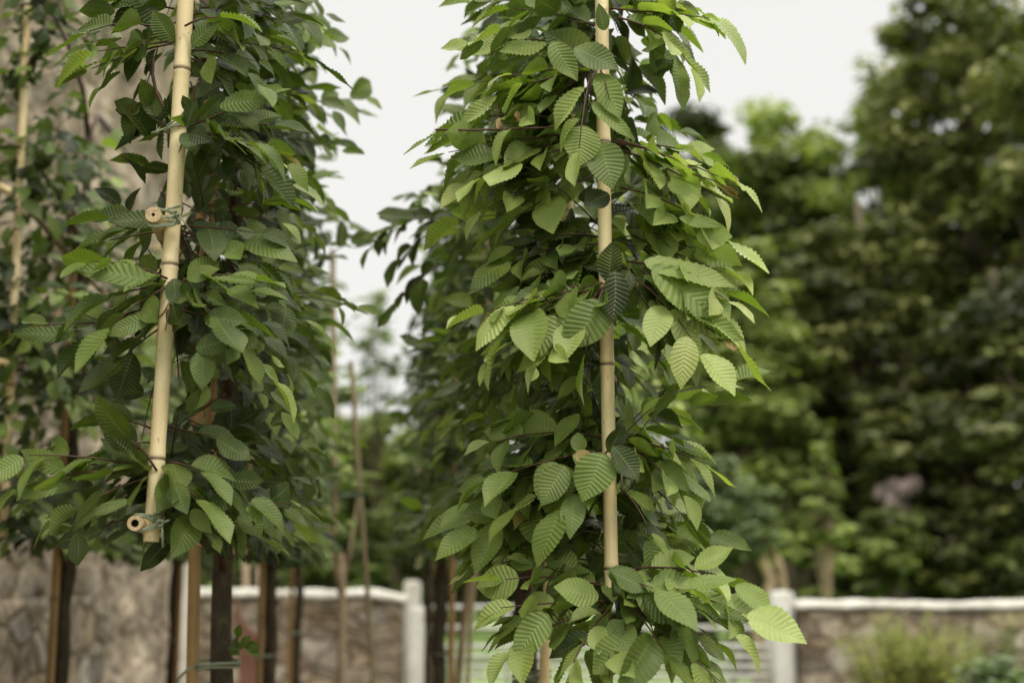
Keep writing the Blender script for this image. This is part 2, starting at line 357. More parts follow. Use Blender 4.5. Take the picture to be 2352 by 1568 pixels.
# ================================================================== SETTING
def sheet(name, x0, y0, x1, y1, z, mat, nx=40, ny=60, amp=0.0):
    vs_ = []; fs = []
    for j in range(ny + 1):
        for i in range(nx + 1):
            x = x0 + (x1 - x0) * i / nx; y = y0 + (y1 - y0) * j / ny
            vs_.append((x, y, z + (noise.noise(Vector((x * .35, y * .35, 1))) * amp if amp else 0)))
    for j in range(ny):
        for i in range(nx):
            k = j * (nx + 1) + i; fs.append((k, k + 1, k + nx + 2, k + nx + 1))
    m = MB(); m.add(vs_, fs); return tag(m.build(name, mat), kind='structure')
sheet('ground', -400, -100, 400, 600, -0.10, M_grass, 60, 60)
sheet('garden_ground', -12, -4, 14, 13.9, 0.0, M_soil, 40, 40, 0.02)
sheet('field', -60, 14.3, 70, 70, -0.01, M_grass, 80, 60, 0.06)
sheet('path', -0.45, -3, -0.15, 9.5, 0.03, M_gravel, 4, 40)

# ---- the old stone house on the left, running away parallel to the tree rows
SL = -0.112
SLH = -0.05
def wall_prism(mb, a, b, th, z0, z1, mi=0, nz_=1, nx_=1, rough=0.0, seed=0):
    """upright slab between plan points a and b, thickness th to the left of a>b"""
    a, b = Vector((*a, 0)), Vector((*b, 0)); t = (b - a).normalized(); nrm = Vector((-t.y, t.x, 0))
    front = []; 
    for j in range(nz_ + 1):
        for i in range(nx_ + 1):
            p = a.lerp(b, i / nx_); p.z = z0 + (z1 - z0) * j / nz_
            q = noise.noise(Vector((p.x * 3 + seed, p.y * 3, p.z * 3))) * rough + noise.noise(Vector((p.x * 9, p.y * 9 + seed, p.z * 9))) * rough * .6
            front.append(p - nrm * q)
    n0 = len(front)
    back = []
    for j in range(nz_ + 1):
        for i in range(nx_ + 1):
            p = a.lerp(b, i / nx_) + nrm * th; p.z = z0 + (z1 - z0) * j / nz_; back.append(p)
    fs = []; w_ = nx_ + 1
    for j in range(nz_):
        for i in range(nx_):
            k = j * w_ + i; fs.append((k, k + 1, k + w_ + 1, k + w_)); fs.append((n0 + k, n0 + k + w_, n0 + k + w_ + 1, n0 + k + 1))
    for j in range(nz_):
        for i in (0, nx_):
            k = j * w_ + i; fs.append((k, k + w_, n0 + k + w_, n0 + k) if i == 0 else (k, n0 + k, n0 + k + w_, k + w_))
    for i in range(nx_):
        k = nz_ * w_ + i; fs.append((k, k + 1, n0 + k + 1, n0 + k)); fs.append((i, n0 + i, n0 + i + 1, i + 1))
    mb.add(front + back, fs, mi)
HD = 13.0
hx = (445 - 1176) / F * HD / math.cos(PITCH) * 1.0
hx = at(446, 1400, HD).x
def hpt(D, off=0.0): return (hx + SLH * (D - HD) + off, D)
house = thing('stone_house', (*hpt(7), 0), 'old stone house wall of lime smeared rubble rising behind the leftmost bamboo frame', 'house')
m = MB(); wall_prism(m, hpt(1.0), hpt(HD - .75), 0.5, -.1, 7.5, 0, 70, 90, 0.10)
m.v = [(x, y, z) for x, y, z in m.v]; m.build('wall', M_house, house)
m = MB(); wall_prism(m, hpt(HD - .752, .02), hpt(HD, .02), 0.9, -.1, 7.5, 0, 50, 8, 0.03, 5); m.build('pale_corner', M_pale, house)  # paler, smoother slab at the far corner of the house
m = MB(); wall_prism(m, hpt(1.0, .14), hpt(8.9, .14), 0.13, -.1, 1.40, 0, 30, 50, 0.04, 9); m.build('plinth', M_rubble, house)
m = MB(); wall_prism(m, (hx - 6, HD - .45), (hx - .85, HD - .45), 0.4, -.1, 7.5, 0, 10, 10, .02); m.build('gable_wall', M_house, house)
m = MB()
rp = [Vector((*hpt(HD + .3, .35), 7.35)), Vector((*hpt(0.5, .35), 7.35)), Vector((*hpt(0.5, -3.2), 9.6)), Vector((*hpt(HD + .3, -3.2), 9.6))]
m.add(rp + [p + Vector((0, 0, .12)) for p in rp], [(0, 1, 2, 3), (7, 6, 5, 4), (0, 4, 5, 1), (1, 5, 6, 2), (2, 6, 7, 3), (3, 7, 4, 0)])
m.build('roof', plain_mat('roof_slate', (.06, .06, .065), (.12, .12, .13), 8), house, smooth=False)

# ---- low rubble garden walls with limewashed coping
def coping(mb, xa, xb, y, z, w_=0.46, h=0.08, droop=0.0, droop_at=0):
    n = max(8, int(abs(xb - xa) / .06)); prof = [(-1, 0), (-1, .45), (-.8, .85), (-.4, 1), (.4, 1), (.8, .85), (1, .45), (1, 0)]
    vs_ = []; fs = []
    for i in range(n + 1):
        x = xa + (xb - xa) * i / n; dz = 0
        if droop:
            e = max(0, 1 - abs(x - droop_at) / .45); dz = -droop * e * e
        for (u, v_) in prof:
            q = noise.noise(Vector((x * 4, u * 2, v_ * 2 + z))) * .022 + noise.noise(Vector((x * 1.1, 3, z))) * .02
            vs_.append((x, y + u * w_ / 2 + q, z + dz + v_ * h + q))
    k = len(prof)
    for i in range(n):
        for j in range(k - 1): fs.append((i * k + j, (i + 1) * k + j, (i + 1) * k + j + 1, i * k + j + 1))
        fs.append((i * k, i * k + k - 1, (i + 1) * k + k - 1, (i + 1) * k))
    fs += [tuple(range(k)), tuple(n * k + j for j in range(k - 1, -1, -1))]
    mb.add(vs_, fs)
GY = 14.0
def gx(px, Y=GY): return at(px, 1400, Y).x
def gz(py, Y=GY): return at(1176, py, Y).z
def garden_wall(label, xa, xb, ztop, zb, droop=0, dat=0):
    o = thing('garden_wall', ((xa + xb) / 2, GY, 0), label, 'wall')
    m = MB(); wall_prism(m, (xb, GY - .19), (xa, GY - .19), -0.38, -.1, zb, 0, 24, int(abs(xb - xa) * 12), 0.03, xa); m.build('rubble', M_rubble, o)
    m = MB(); coping(m, xa - .03, xb + .03, GY, zb + .002, droop=droop, droop_at=dat, h=ztop - zb); m.build('coping', M_white, o)
zR = gz(1378); zL = gz(1353)
garden_wall('low rubble wall with white coping between the house and the gate', gx(380), gx(926), zL, zL - .08, .05, gx(930))
garden_wall('low rubble wall with white coping right of the gate', gx(1826), gx(1826) + 9, zR, zR - .078)
def post(label, px0, px1, pytop, Y, mat=M_post, name='gate_post', cat='gate post'):
    xa, xb = gx(px0, Y), gx(px1, Y); r = (xb - xa) / 2; zt = gz(pytop, Y); cx = (xa + xb) / 2
    m = MB(); prof = [(1, 0), (1, zt - .05), (.93, zt - .02), (.75, zt - .004), (.4, zt)]
    vs_ = []; fs = []
    for (k, z) in prof:
        b_ = .18 * r
        for sx, sy in ((-1, -1), (1, -1), (1, 1), (-1, 1)):
            for (ox, oy) in (((b_, 0), (0, b_))[::1] if sx * sy > 0 else ((0, b_), (b_, 0))):
                vs_.append((cx + sx * (r - ox) * k, Y + sy * (r - oy) * k, z - .0))
    for i in range(len(prof) - 1):
        for j in range(8): fs.append((i * 8 + j, i * 8 + (j + 1) % 8, (i + 1) * 8 + (j + 1) % 8, (i + 1) * 8 + j))
    fs.append(tuple((len(prof) - 1) * 8 + j for j in range(8)))
    m.add(vs_, fs); o = m.build(name, mat, sharp=40); o.location = (0, 0, 0)
    return tag(o, label, cat)
post('pale square gate post with rounded top at the right end of the gate', 1769, 1821, 1356, GY)
post('pale shorter gate post at the left end of the gate', 941, 982, 1392, GY - .25)
post('taller pale stone pillar at the end of the left wall', 928, 966, 1332, GY + .32, M_white, 'stone_pillar', 'pillar')
# ---- galvanised seven-bar field gate
gate = thing('field_gate', (gx(1370), GY, 0), 'pale galvanised field gate of level bars between two white posts', 'gate')
xa, xb = gx(984, GY - .1), gx(1764, GY - .1)
for py in (1394, 1441, 1484, 1507, 1530, 1552, 1574, 1597):
    m = MB(); z = gz(py, GY - .1); m.tube([(xa + (xb - xa) * i / 8, GY - .1, z) for i in range(9)], .022, 10); m.build('rail', M_galv, gate)
for px in (986, 1166, 1370, 1571, 1762):
    m = MB(); x = gx(px, GY - .1); m.tube([(x, GY - .1, gz(1600, GY - .1) - .02), (x, GY - .1, gz(1391, GY - .1))], .02, 8); m.build('upright', M_galv, gate)
m = MB(); m.tube([(xa, GY - .06, gz(1597)), ((xa + xb) / 2, GY - .06, gz(1400))], .014, 8); m.build('brace', M_galv, gate)

# rust-red curved steel panel in front of the left wall
m = MB(); Y0 = 12.6
out = [(539, 1372), (547, 1398), (560, 1428), (580, 1446), (600, 1462), (604, 1490), (606, 1700), (548, 1700), (546, 1480), (540, 1430)]
fr = [at(a, b, Y0) for a, b in out]; bk = [p + Vector((0, .05, 0)) for p in fr]; k = len(fr)
m.add(fr + bk, [tuple(range(k)), tuple(range(2 * k - 1, k - 1, -1))] + [(i, i + k, (i + 1) % k + k, (i + 1) % k) for i in range(k)])
tag(m.build('steel_panel', M_rust, smooth=False), 'rusty red curved steel panel standing before the left garden wall', 'panel')

# ================================================================== WOODLAND
def tree_far(name, label, cat, px, Y, py_top, py_bot, halfw, mat, seed, n_leaf=16000, size=.13, clumps=70, tr_r=.18, flat=.6, group=None,
             bark=None, airy=0.0, asp=1.0, lean=0, tone=(0.1, 0.9), conical=False, ground=-0.05):
    random.seed(seed); rs = np.random.RandomState(seed)
    top = at(px, py_top, Y); zb = max(.3, at(px, py_bot, Y).z); rx = halfw / F * Y
    base = Vector((top.x + lean, Y, ground)); o = thing(name, base, label, cat, group)
    cz = (top.z + zb) / 2; rz = (top.z - zb) / 2
    m = MB()
    tp = [base + Vector((noise.noise(Vector((seed, i * .7, 0))) * .25 * i / 3, noise.noise(Vector((i * .7, seed, 3))) * .25 * i / 3, 0)) + (Vector((top.x, Y, top.z - rz * .15)) - base) * (i / 7) for i in range(8)]
    m.tube(tp, [tr_r * (1 - .11 * i) * (1.25 if i == 0 else 1) for i in range(8)], 9, jit=.06); m.build('trunk', bark or M_bark2, o)
    cl = []
    while len(cl) < clumps:
        q = rs.normal(size=3); q /= np.linalg.norm(q); r = rs.uniform(.35, 1) ** .6
        if conical:
            h = q[2] * r; q = np.array([q[0] * (1 - h) * .6, q[1] * (1 - h) * .6, q[2]])
        c = np.array([top.x + q[0] * r * rx * .92, Y + q[1] * r * rx * asp * .92, cz + q[2] * r * rz * .95])
        cl.append((c, rs.uniform(.10, .33) * min(rx, rz * 1.3)))
    m = MB()
    for c, rr in cl[::max(1, clumps // 34)]:
        k = rs.randint(2, 7); s0 = tp[k]; c_ = Vector(c)
        mid = s0.lerp(c_, .5) + Vector((0, 0, -.15 * rr))
        m.tube([s0, mid, c_], [tr_r * .32 * (1 - k * .09), tr_r * .17, tr_r * .05], 5)
    m.build('limbs', bark or M_bark2, o)
    lv = Leaves(); per = max(1, n_leaf // clumps)
    P = []
    for c, rr in cl:
        base_t = rs.uniform(tone[0], tone[1])
        k = per if rs.uniform() > airy else per // 4
        q = rs.normal(size=(k, 3)); q /= np.linalg.norm(q, axis=1, keepdims=True)
        rad = rr * rs.uniform(.25, 1.08, (k, 1)) ** .55
        pts = c + q * rad * np.array([1.25, 1.25, flat])
        for i in range(k):
            nn = Vector(q[i]) * .7 + Vector((rs.uniform(-.6, .6), rs.uniform(-.6, .6), .7))
            dd = Vector((rs.normal(), rs.normal(), -.35))
            L = size * rs.uniform(.6, 1.4)
            lv.add(pts[i], dd, nn, L, L * .75, min(.95, max(0.0, base_t + rs.normal() * .14)), 'q', 0, 0)
    lv.build('crown', [mat], o); return o
W = tree_far
wg = 'woodland trees beyond the field'
W('ivy_tree', 'tallest dark ivy covered tree filling the upper right of the wood', 'tree', 2195, 27, -200, 1300, 250, M_ivy, 1, 44000, .17, 170, .35, .75, wg, airy=.16)
W('ivy_tree', 'dark ivy covered tree at the right edge of the wood', 'tree', 2430, 24, -120, 1330, 220, M_ivy, 2, 34000, .16, 130, .3, .75, wg, airy=.1)
W('broadleaf_tree', 'loose airy tree with sky gaps left of the tallest ivy tree', 'tree', 2010, 29, 90, 900, 165, M_wood, 3, 13000, .17, 80, .2, .7, wg, airy=.3)
W('broadleaf_tree', 'mid green round topped tree in the middle of the wood skyline', 'tree', 1770, 31, 205, 1150, 190, M_wood, 4, 30000, .18, 130, .24, .6, wg, airy=.12)
W('broadleaf_tree', 'dark green tree on the skyline just right of the right hornbeams', 'tree', 1590, 33, 225, 1200, 175, M_wood, 5, 22000, .19, 90, .25, .6, wg, tone=(0, .5))
W('broadleaf_tree', 'leafy tree showing right behind the right hornbeam crown', 'tree', 1440, 34, 330, 1250, 130, M_wood, 6, 18000, .19, 80, .25, .6, wg)
W('sycamore', 'pale green layered sycamore boughs low in the middle of the wood', 'tree', 1700, 24, 540, 1280, 175, M_wood, 7, 22000, .16, 110, .2, .55, wg, tone=(.35, 1))
W('broadleaf_tree', 'dark leafy tree in front of the tall ivy tree', 'tree', 1960, 24.5, 400, 1330, 170, M_ivy, 8, 28000, .15, 110, .22, .6, wg, tone=(.1, .8))
W('broadleaf_tree', 'deep shaded tree low at the right edge above the white coping', 'tree', 2280, 22, 560, 1380, 210, M_ivy, 9, 28000, .14, 110, .2, .6, wg, tone=(0, .55))
W('broadleaf_tree', 'dark low tree beside the pinkish stone', 'tree', 2080, 23, 800, 1400, 150, M_ivy, 10, 18000, .14, 80, .16, .5, wg, tone=(0.05, .6))
W('broadleaf_tree', 'rounded green tree far behind the young staked tree', 'tree', 720, 38, 660, 1300, 85, M_wood, 11, 14000, .22, 60, .25, .6, wg)
W('broadleaf_tree', 'far tree low on the skyline between the two hornbeam rows', 'tree', 880, 42, 925, 1330, 110, M_wood, 12, 14000, .22, 60, .25, .6, wg, tone=(.3, .9))
W('broadleaf_tree', 'far dark tree hidden behind the second right hornbeam', 'tree', 1050, 40, 880, 1330, 120, M_wood, 13, 14000, .22, 60, .25, .6, wg, tone=(0, .6))
W('broadleaf_tree', 'far leafy tree seen between leaves of the right hornbeam', 'tree', 1250, 38, 600, 1330, 140, M_wood, 14, 14000, .22, 60, .25, .6, wg)
W('broadleaf_tree', 'far leafy tree between the left hornbeams and the house corner', 'tree', 560, 36, 520, 1320, 110, M_wood, 15, 14000, .22, 60, .25, .6, wg)
W('slender_tree', 'small feathery grey green tree against the sky between the rows', 'tree', 868, 30, 640, 985, 62, M_willow, 16, 800, .15, 40, .035, .8, None, airy=.3, asp=1)
for px_, t_, hw_, lb_ in ((1540, 290, 210, 'furthest back and left'), (1800, 250, 245, 'furthest back in the middle'), (2060, 255, 200, 'furthest back behind the airy tree')):
    W('broadleaf_tree', 'dense dark tree filling the back of the wood, ' + lb_, 'tree', px_, 37, t_, 1330, hw_, M_wood, 80 + px_, 26000, .24, 110, .25, .7, wg, tone=(.0, .55))
for px_, t_, hw_, lb_ in ((640, 860, 120, 'left of the young staked tree'), (800, 935, 120, 'right behind the leaning stake'), (960, 960, 120, 'above the stone pillar')):
    W('broadleaf_tree', 'soft green middle distance tree ' + lb_, 'tree', px_, 33, t_, 1400, hw_, M_wood, 90 + px_, 20000, .20, 90, .2, .7, wg, tone=(.2, .85))
for px_, hw_, lb_ in ((1000, 700, 'left of the middle'), (2000, 800, 'right of the middle')):
    W('hedge', 'long dark hedge closing the far edge of the field, ' + lb_, 'hedge', px_, 46, 1130, 1420, hw_, M_ivy, 95 + px_, 36000, .24, 150, .1, .8, None, asp=.25, tone=(.0, .5))
# understory bushes
bg_ = 'bushes along the far side of the field'
for i, (px, Y, t, hw, tn, wh) in enumerate([(600, 27, 1190, 75, (0, .5), 'furthest left in the gap beside the large trunk'), (760, 28, 1150, 90, (.1, .6), 'behind the young staked tree'),
        (900, 27, 1120, 80, (0, .5), 'between the leaning cane and the gate pillar'), (1060, 27, 1150, 90, (0, .5), 'behind the left end of the gate'),
        (1240, 27, 1140, 100, (0, .5), 'behind the middle of the gate'), (1430, 26, 1120, 100, (.1, .6), 'behind the right hornbeam bottom leaves'),
        (1600, 25, 1160, 90, (0, .4), 'left of the twisted trunk'), (1860, 22.5, 1150, 110, (.2, .8), 'right of the twisted trunk'),
        (2030, 21.3, 1135, 100, (.1, .7), 'low above the coping, centre right'), (2190, 21.5, 1180, 110, (0, .5), 'low above the coping, further right'), (2350, 21, 1200, 110, (0, .4), 'low above the coping at the picture edge')]):
    W('bush', 'dense dark bush ' + wh, 'bush', px, Y, t, 1440, hw, M_wood if i % 3 else M_ivy, 40 + i, 8000, .13, 36, .06, .6, bg_, tone=tn)
W('willow', 'soft grey green willow with twisted pale trunk behind the gate', 'tree', 1670, 19.5, 1050, 1310, 120, M_willow, 60, 12000, .10, 50, .05, .8)
wt = [o for o in bpy.data.objects if o.name.startswith('willow')][0]
m = MB()
for pts_, r0 in (([(1742, 1700), (1744, 1420), (1760, 1370), (1772, 1330), (1752, 1290), (1742, 1255), (1765, 1210)], .085), ([(1790, 1700), (1788, 1420), (1800, 1360), (1794, 1310), (1776, 1262), (1752, 1230)], .06)):
    m.tube([at(a, b, 19.3) for a, b in pts_], [r0 * 1.3, r0 * 1.1, r0, r0, r0 * .9, r0 * .8, r0 * .4][:len(pts_)], 9, jit=.08)
m.build('twisted_trunk', M_bark3, wt)
W('young_tree', 'slim young conical tree standing right of the twisted trunk', 'tree', 1890, 17.5, 1000, 1310, 60, M_wood, 61, 2200, .10, 34, .045, .6, None, bark=M_bark3, tone=(.3, .8), conical=True)
# pinkish boulder outcrop among the trees
bmv = MB(); random.seed(8); c = at(2060, 1115, 22.3)
for k in range(5):
    cc_ = c + Vector((random.uniform(-.25, .25), random.uniform(-.1, .3), random.uniform(-.12, .1)))
    vs_ = []; fs = []
    for i in range(7):
        for j in range(12):
            th, ph = math.pi * i / 6, 2 * math.pi * j / 12
            v_ = Vector((math.sin(th) * math.cos(ph), math.sin(th) * math.sin(ph), math.cos(th)))
            vs_.append(cc_ + v_ * (.16 + .06 * noise.noise(v_ * 2 + Vector((k, 0, 0)))))
    for i in range(6):
        for j in range(12): fs.append((i * 12 + j, (i + 1) * 12 + j, (i + 1) * 12 + (j + 1) % 12, i * 12 + (j + 1) % 12))
    bmv.add(vs_, fs)
bmv.box(c.x - .16, c.y - .02, -.1, c.x + .16, c.y + .3, c.z - .1)
tag(bmv.build('boulder', M_rock), 'pinkish grey stone outcrop showing among the dark trees', 'rock')
# small bare stems just behind the left wall
for px, pw, t, lb in ((560, 17, 1240, 'thicker pale bare stem behind the left wall beside the large trunk'), (590, 10, 1300, 'thin short pale stake behind the left wall')):
    m = MB(); r0 = pw / 2 / F * 16; a_, b_ = at(px, 1900, 16), at(px + 3, t, 16); a_.z = -.05
    m.tube([a_, a_.lerp(b_, .5) + Vector((.01, 0, 0)), b_], [r0 * 1.1, r0, r0 * .8], 8, jit=.05); tag(m.build('stem' if pw > 12 else 'wooden_stake', M_bark3), lb, 'stem' if pw > 12 else 'stake')

# ---- plants in front of the right wall
def herb(name, label, px, py, Y, halfpx, toppx, mat, n, L, wdt, upright, seed, cat='plant'):
    random.seed(seed); c = at(px, py, Y); o = thing(name, (c.x, Y, 0), label, cat); lv = Leaves(); m = MB()
    zt = at(px, toppx, Y).z
    for k in range(n):
        a = random.uniform(0, 2 * math.pi); rr = halfpx / F * Y * random.uniform(.1, 1)
        b_ = Vector((c.x + math.cos(a) * rr * .3, Y + math.sin(a) * rr * .3, 0)); h = zt * random.uniform(.62, 1.0) * (1 - .18 * (rr / (halfpx / F * Y)) ** 2)
        tp = Vector((c.x + math.cos(a) * rr, Y + math.sin(a) * rr, h)); md = b_.lerp(tp, .55) + Vector((0, 0, .1))
        m.tube([b_, md, tp], [.006, .005, .002], 4)
        for q in range(upright):
            t = .35 + .65 * q / upright; p = b_.lerp(md, t * 2) if t < .5 else md.lerp(tp, t * 2 - 1)
            d = Vector((random.gauss(0, 1), random.gauss(0, 1), random.uniform(-.2, .7)))
            lv.add(p, d, Vector((random.uniform(-.4, .4), random.uniform(-.6, .2), 1)), L * random.uniform(.6, 1.2), L * wdt, random.random(), 'l')
    m.build('stems', M_stake, o); lv.build('foliage', [mat, mat], o)
herb('fern_bush', 'feathery yellow green bush before the right wall', 2095, 1560, 11.5, 170, 1385, M_fern, 130, .085, .22, 30, 70)
herb('leafy_plant', 'grey green broad leaved plant in the bottom right corner', 2285, 1560, 10.5, 95, 1490, M_sage, 100, .10, .6, 26, 71)
herb('climbing_plant', 'thin pale green climber rising against the right wall near the edge', 2290, 1500, 13.3, 110, 1385, M_wood, 36, .07, .5, 22, 72)
m = MB(); a_ = at(2077, 1392, 12.2); m.tube([(a_.x, 12.2, 0), (a_.x + .01, 12.2, a_.z * .5), a_], [.028, .026, .024], 8); tag(m.build('wooden_stake', M_stake), 'dark upright stake standing in the yellow green bush', 'stake')

# ================================================================== BAMBOO
def cane(mb, a, b, r0, r1=None, nodes=(), spacing=.36, seg=20, hole=0.5, phase=0, ends=(True, True), bow=0.0):
    """bamboo culm from a to b with swollen nodes, hollow cut ends; material slots: culm, cut face, inside"""
    a, b = Vector(a), Vector(b); Ln = (b - a).length; r1 = r1 or r0
    t = (b - a).normalized(); u = t.orthogonal().normalized(); w_ = t.cross(u)
    ns = list(nodes)
    if not ns:
        q = phase % spacing
        while q < Ln: ns.append(q); q += spacing * random.uniform(.9, 1.12)
    st = {0.0: (1, 0), Ln: (1, 0)}
    for q in ns:
        if .006 < q < Ln - .006:
            for d_, s, c in ((-.016, 1.0, 0), (-.008, 1.035, .0), (-.0034, 1.11, .2), (-.0011, 1.02, 1), (.0011, 1.01, 1), (.0038, 1.10, .3), (.0065, 1.075, .12), (.012, 1.03, .0), (.022, 1.0, 0)):
                st[min(Ln, max(0, q + d_))] = (s, c)
    k = 0.05
    while k < Ln: st.setdefault(k, (1, 0)) if all(abs(k - q) > .03 for q in ns) else None; k += .05
    ks = sorted(st); pts = []; rad = []; nd = []
    for q in ks:
        f = q / Ln; pts.append(a + t * q + u * bow * math.sin(math.pi * f)); rad.append((r0 + (r1 - r0) * f) * st[q][0]); nd.append(st[q][1])
    mb.tube(pts, rad, seg, cap=False, node=nd)
    for e, (p, r, s) in enumerate(((pts[0], rad[0], -1), (pts[-1], rad[-1], 1))):
        if not ends[e]:
            mb.add([p + (u * math.cos(2 * math.pi * k / seg) + w_ * math.sin(2 * math.pi * k / seg)) * r for k in range(seg)], [tuple(range(seg))], 1); continue
        vs_ = []
        for (rr, dd) in ((r, 0), (r * .96, .0008 * s), (r * hole, .0006 * s), (r * hole * .96, -.03 * s)):
            for k in range(seg):
                an = 2 * math.pi * k / seg; vs_.append(p + (u * math.cos(an) + w_ * math.sin(an)) * rr + t * dd * (1 + .4 * math.sin(k * 2.3) if rr > r * hole else 1))
        fs = []; mi = []
        for i in range(3):
            ff = [(i * seg + k, i * seg + (k + 1) % seg, (i + 1) * seg + (k + 1) % seg, (i + 1) * seg + k) for k in range(seg)]
            mb.add(vs_, ff, 1 if i < 2 else 2)
        mb.add([vs_[3 * seg + k] for k in range(seg)], [tuple(range(seg))], 2)
def cane_obj(name, parent, a, b, r0, mat, **kw):
    m = MB(); cane(m, a, b, r0, **kw); o = m.build(name, [mat, M_cut, M_hollow], parent, sharp=50); return o
def wrap(parent, c1, r1, c2, r2, turns=3, tr=.0021, tails=(), dz=.010, tilt=.15, sx=0.0):
    """rubber tubing wound round two upright/level members whose centres are c1 and c2"""
    m = MB(); c1, c2 = Vector(c1), Vector(c2); ax = (c2 - c1); d = ax.length; ex = ax.normalized() if d > 1e-4 else Vector((1, 0, 0))
    ey = Vector((-ex.y, ex.x, 0)).normalized() if abs(ex.z) < .9 else Vector((0, 1, 0))
    ez = Vector((0, 0, 1)); pts = []
    for i in range(int(turns * 28) + 1):
        a = 2 * math.pi * i / 28; ca, sa = math.cos(a), math.sin(a)
        base = c1 if ca < 0 else c2; rr = (r1 if ca < 0 else r2) + tr * 1.02
        k = i / 28
        zz = (k - turns / 2) * dz * .5 + tilt * (ca) * .05 + math.sin(k * 3.7) * dz * .35
        if ca < 0: zz *= .75
        pts.append(base + ex * ca * rr + ey * sa * rr + ez * zz)
    m.tube(pts, tr, 7)
    for tl in tails: m.tube([Vector(p) for p in tl], tr * .98, 8)
    return m.build('tie', M_tie, parent)
def knot(parent, p, s=.005):
    m = MB(); p = Vector(p)
    m.tube([p + Vector((math.cos(a) * s, math.sin(a * 2) * s * .4 - s * .3, math.sin(a) * s)) for a in [i * .55 for i in range(14)]], .0021, 7)
    return m.build('knot', M_tie, parent)

def row_pt(x0, d0, D, lat=0.0, z=0.0):
    return Vector((x0 + SL * (D - d0) + lat, D, z))

# ---- left row, near frame
random.seed(4)
fg = 'bamboo frames holding the hornbeams'
XL, DL = -0.567, 2.25
LF = thing('bamboo_trellis', row_pt(XL, DL, 3.4), 'near left bamboo frame with two level canes lashed to its pale upright', 'bamboo frame', fg)
pa, pb = at(347, 1243, 2.25), at(424, -40, 2.27)
Lc = (pb - pa).length
def along(py): # distance along the cane of a picture height
    lo, hi = 0.0, 1.0
    for _ in range(30):
        md = (lo + hi) / 2
        if proj(pa.lerp(pb, md))[1] > py: lo = md
        else: hi = md
    return lo * Lc
cane_obj('upright_cane', LF, pa, pb + (pb - pa) * .35, .0122, M_bam, r1=.0142, nodes=[along(1054), along(608), along(160)], seg=28, hole=.55, bow=.005)
ldir = Vector((SL, 1, 0)).normalized()
h1 = at(352, 493, 2.2); h2 = at(310, 1201, 2.2)
cane_obj('level_cane', LF, h1, h1 + ldir * 2.35 + Vector((0.0, 0, 0)), .0128, M_bam, hole=.22, seg=26, phase=.5)
cane_obj('level_cane', LF, h2, h2 + ldir * 2.35, .0120, M_bam, hole=.50, seg=26, phase=.35)
h3 = h1 + Vector((0, 0, .5)); cane_obj('level_cane', LF, h3, h3 + ldir * 2.35, .0125, M_bam, seg=16, phase=.3)
def on_cane(py, f=0): return pa + (pb - pa).normalized() * along(py)
q1 = on_cane(505); e1 = Vector((h1.x + SL * .05, h1.y + .05, h1.z)); e1.z = q1.z
def pxp(px, py, Y): return at(px, py, Y)
wrap(LF, (h1.x + .001, q1.y - .006, q1.z), .0132, (q1.x, q1.y, q1.z), .0134, 4, .0017, dz=.014, tilt=.12,
     tails=([pxp(403, 489, 2.23), pxp(396, 496, 2.22), pxp(385, 503, 2.218)], [pxp(404, 489, 2.23), pxp(414, 498, 2.225), pxp(424, 510, 2.22), pxp(434, 527, 2.225), pxp(440, 531, 2.24)]))
m = MB()
for dy, s in ((-13, 0), (-9, 3), (-6, 7)):
    m.tube([pxp(358, 480 + dy * .3, 2.205), pxp(372, 478 - dy * .4, 2.21), pxp(390, 484 + s * .5, 2.225), pxp(404, 492 + s, 2.232), pxp(411, 508 + s, 2.24)], .0017, 7)
for dy in (0, 4, 8):
    m.tube([pxp(336, 506, 2.215), pxp(342, 515 + dy * .5, 2.205), pxp(358, 518 + dy * .4, 2.205), pxp(378, 514 + dy * .6, 2.222), pxp(398, 513 + dy * .6, 2.226), pxp(410, 507 + dy * .3, 2.24)], .0017, 7)
m.build('tie', M_tie, LF); knot(LF, pxp(404, 490, 2.225), .004)
q2 = on_cane(1203)
m = MB()
for k in range(4):
    m.tube([pxp(302 + k, 1190 - k * .5, 2.22), pxp(312 + k * 3, 1180 + k * 1.5, 2.208), pxp(335, 1181 + k * 2.5, 2.222), pxp(360 + k, 1184 + k * 6, 2.232), pxp(371, 1198 + k * 2, 2.24)], .0017, 7)
for k in range(3):
    m.tube([pxp(312, 1219, 2.215), pxp(322, 1219 - k, 2.208), pxp(340, 1216 - k * 3, 2.222), pxp(358, 1211 - k * 4, 2.228), pxp(371, 1200, 2.235)], .0017, 7)
m.tube([pxp(344, 1182, 2.223), pxp(357, 1180, 2.23), pxp(372, 1181, 2.25)], .0017, 7)
m.tube([pxp(367, 1201, 2.222), pxp(378, 1198, 2.216), pxp(389, 1194, 2.212)], .0017, 8)
m.tube([pxp(371, 1203, 2.222), pxp(373, 1222, 2.222), pxp(374, 1256, 2.224)], .0021, 8)
m.build('tie', M_tie, LF); knot(LF, pxp(368, 1201, 2.222), .0045)
# tie of the branch at y=290
q3 = on_cane(293); wrap(LF, q3, .0138, q3 + Vector((.002, 0, 0)), .0138, 4, .0017, dz=.006, tails=([q3 + Vector((-.013, -.006, -.002)), q3 + Vector((-.026, -.012, -.010)), q3 + Vector((-.037, -.014, -.014))],))
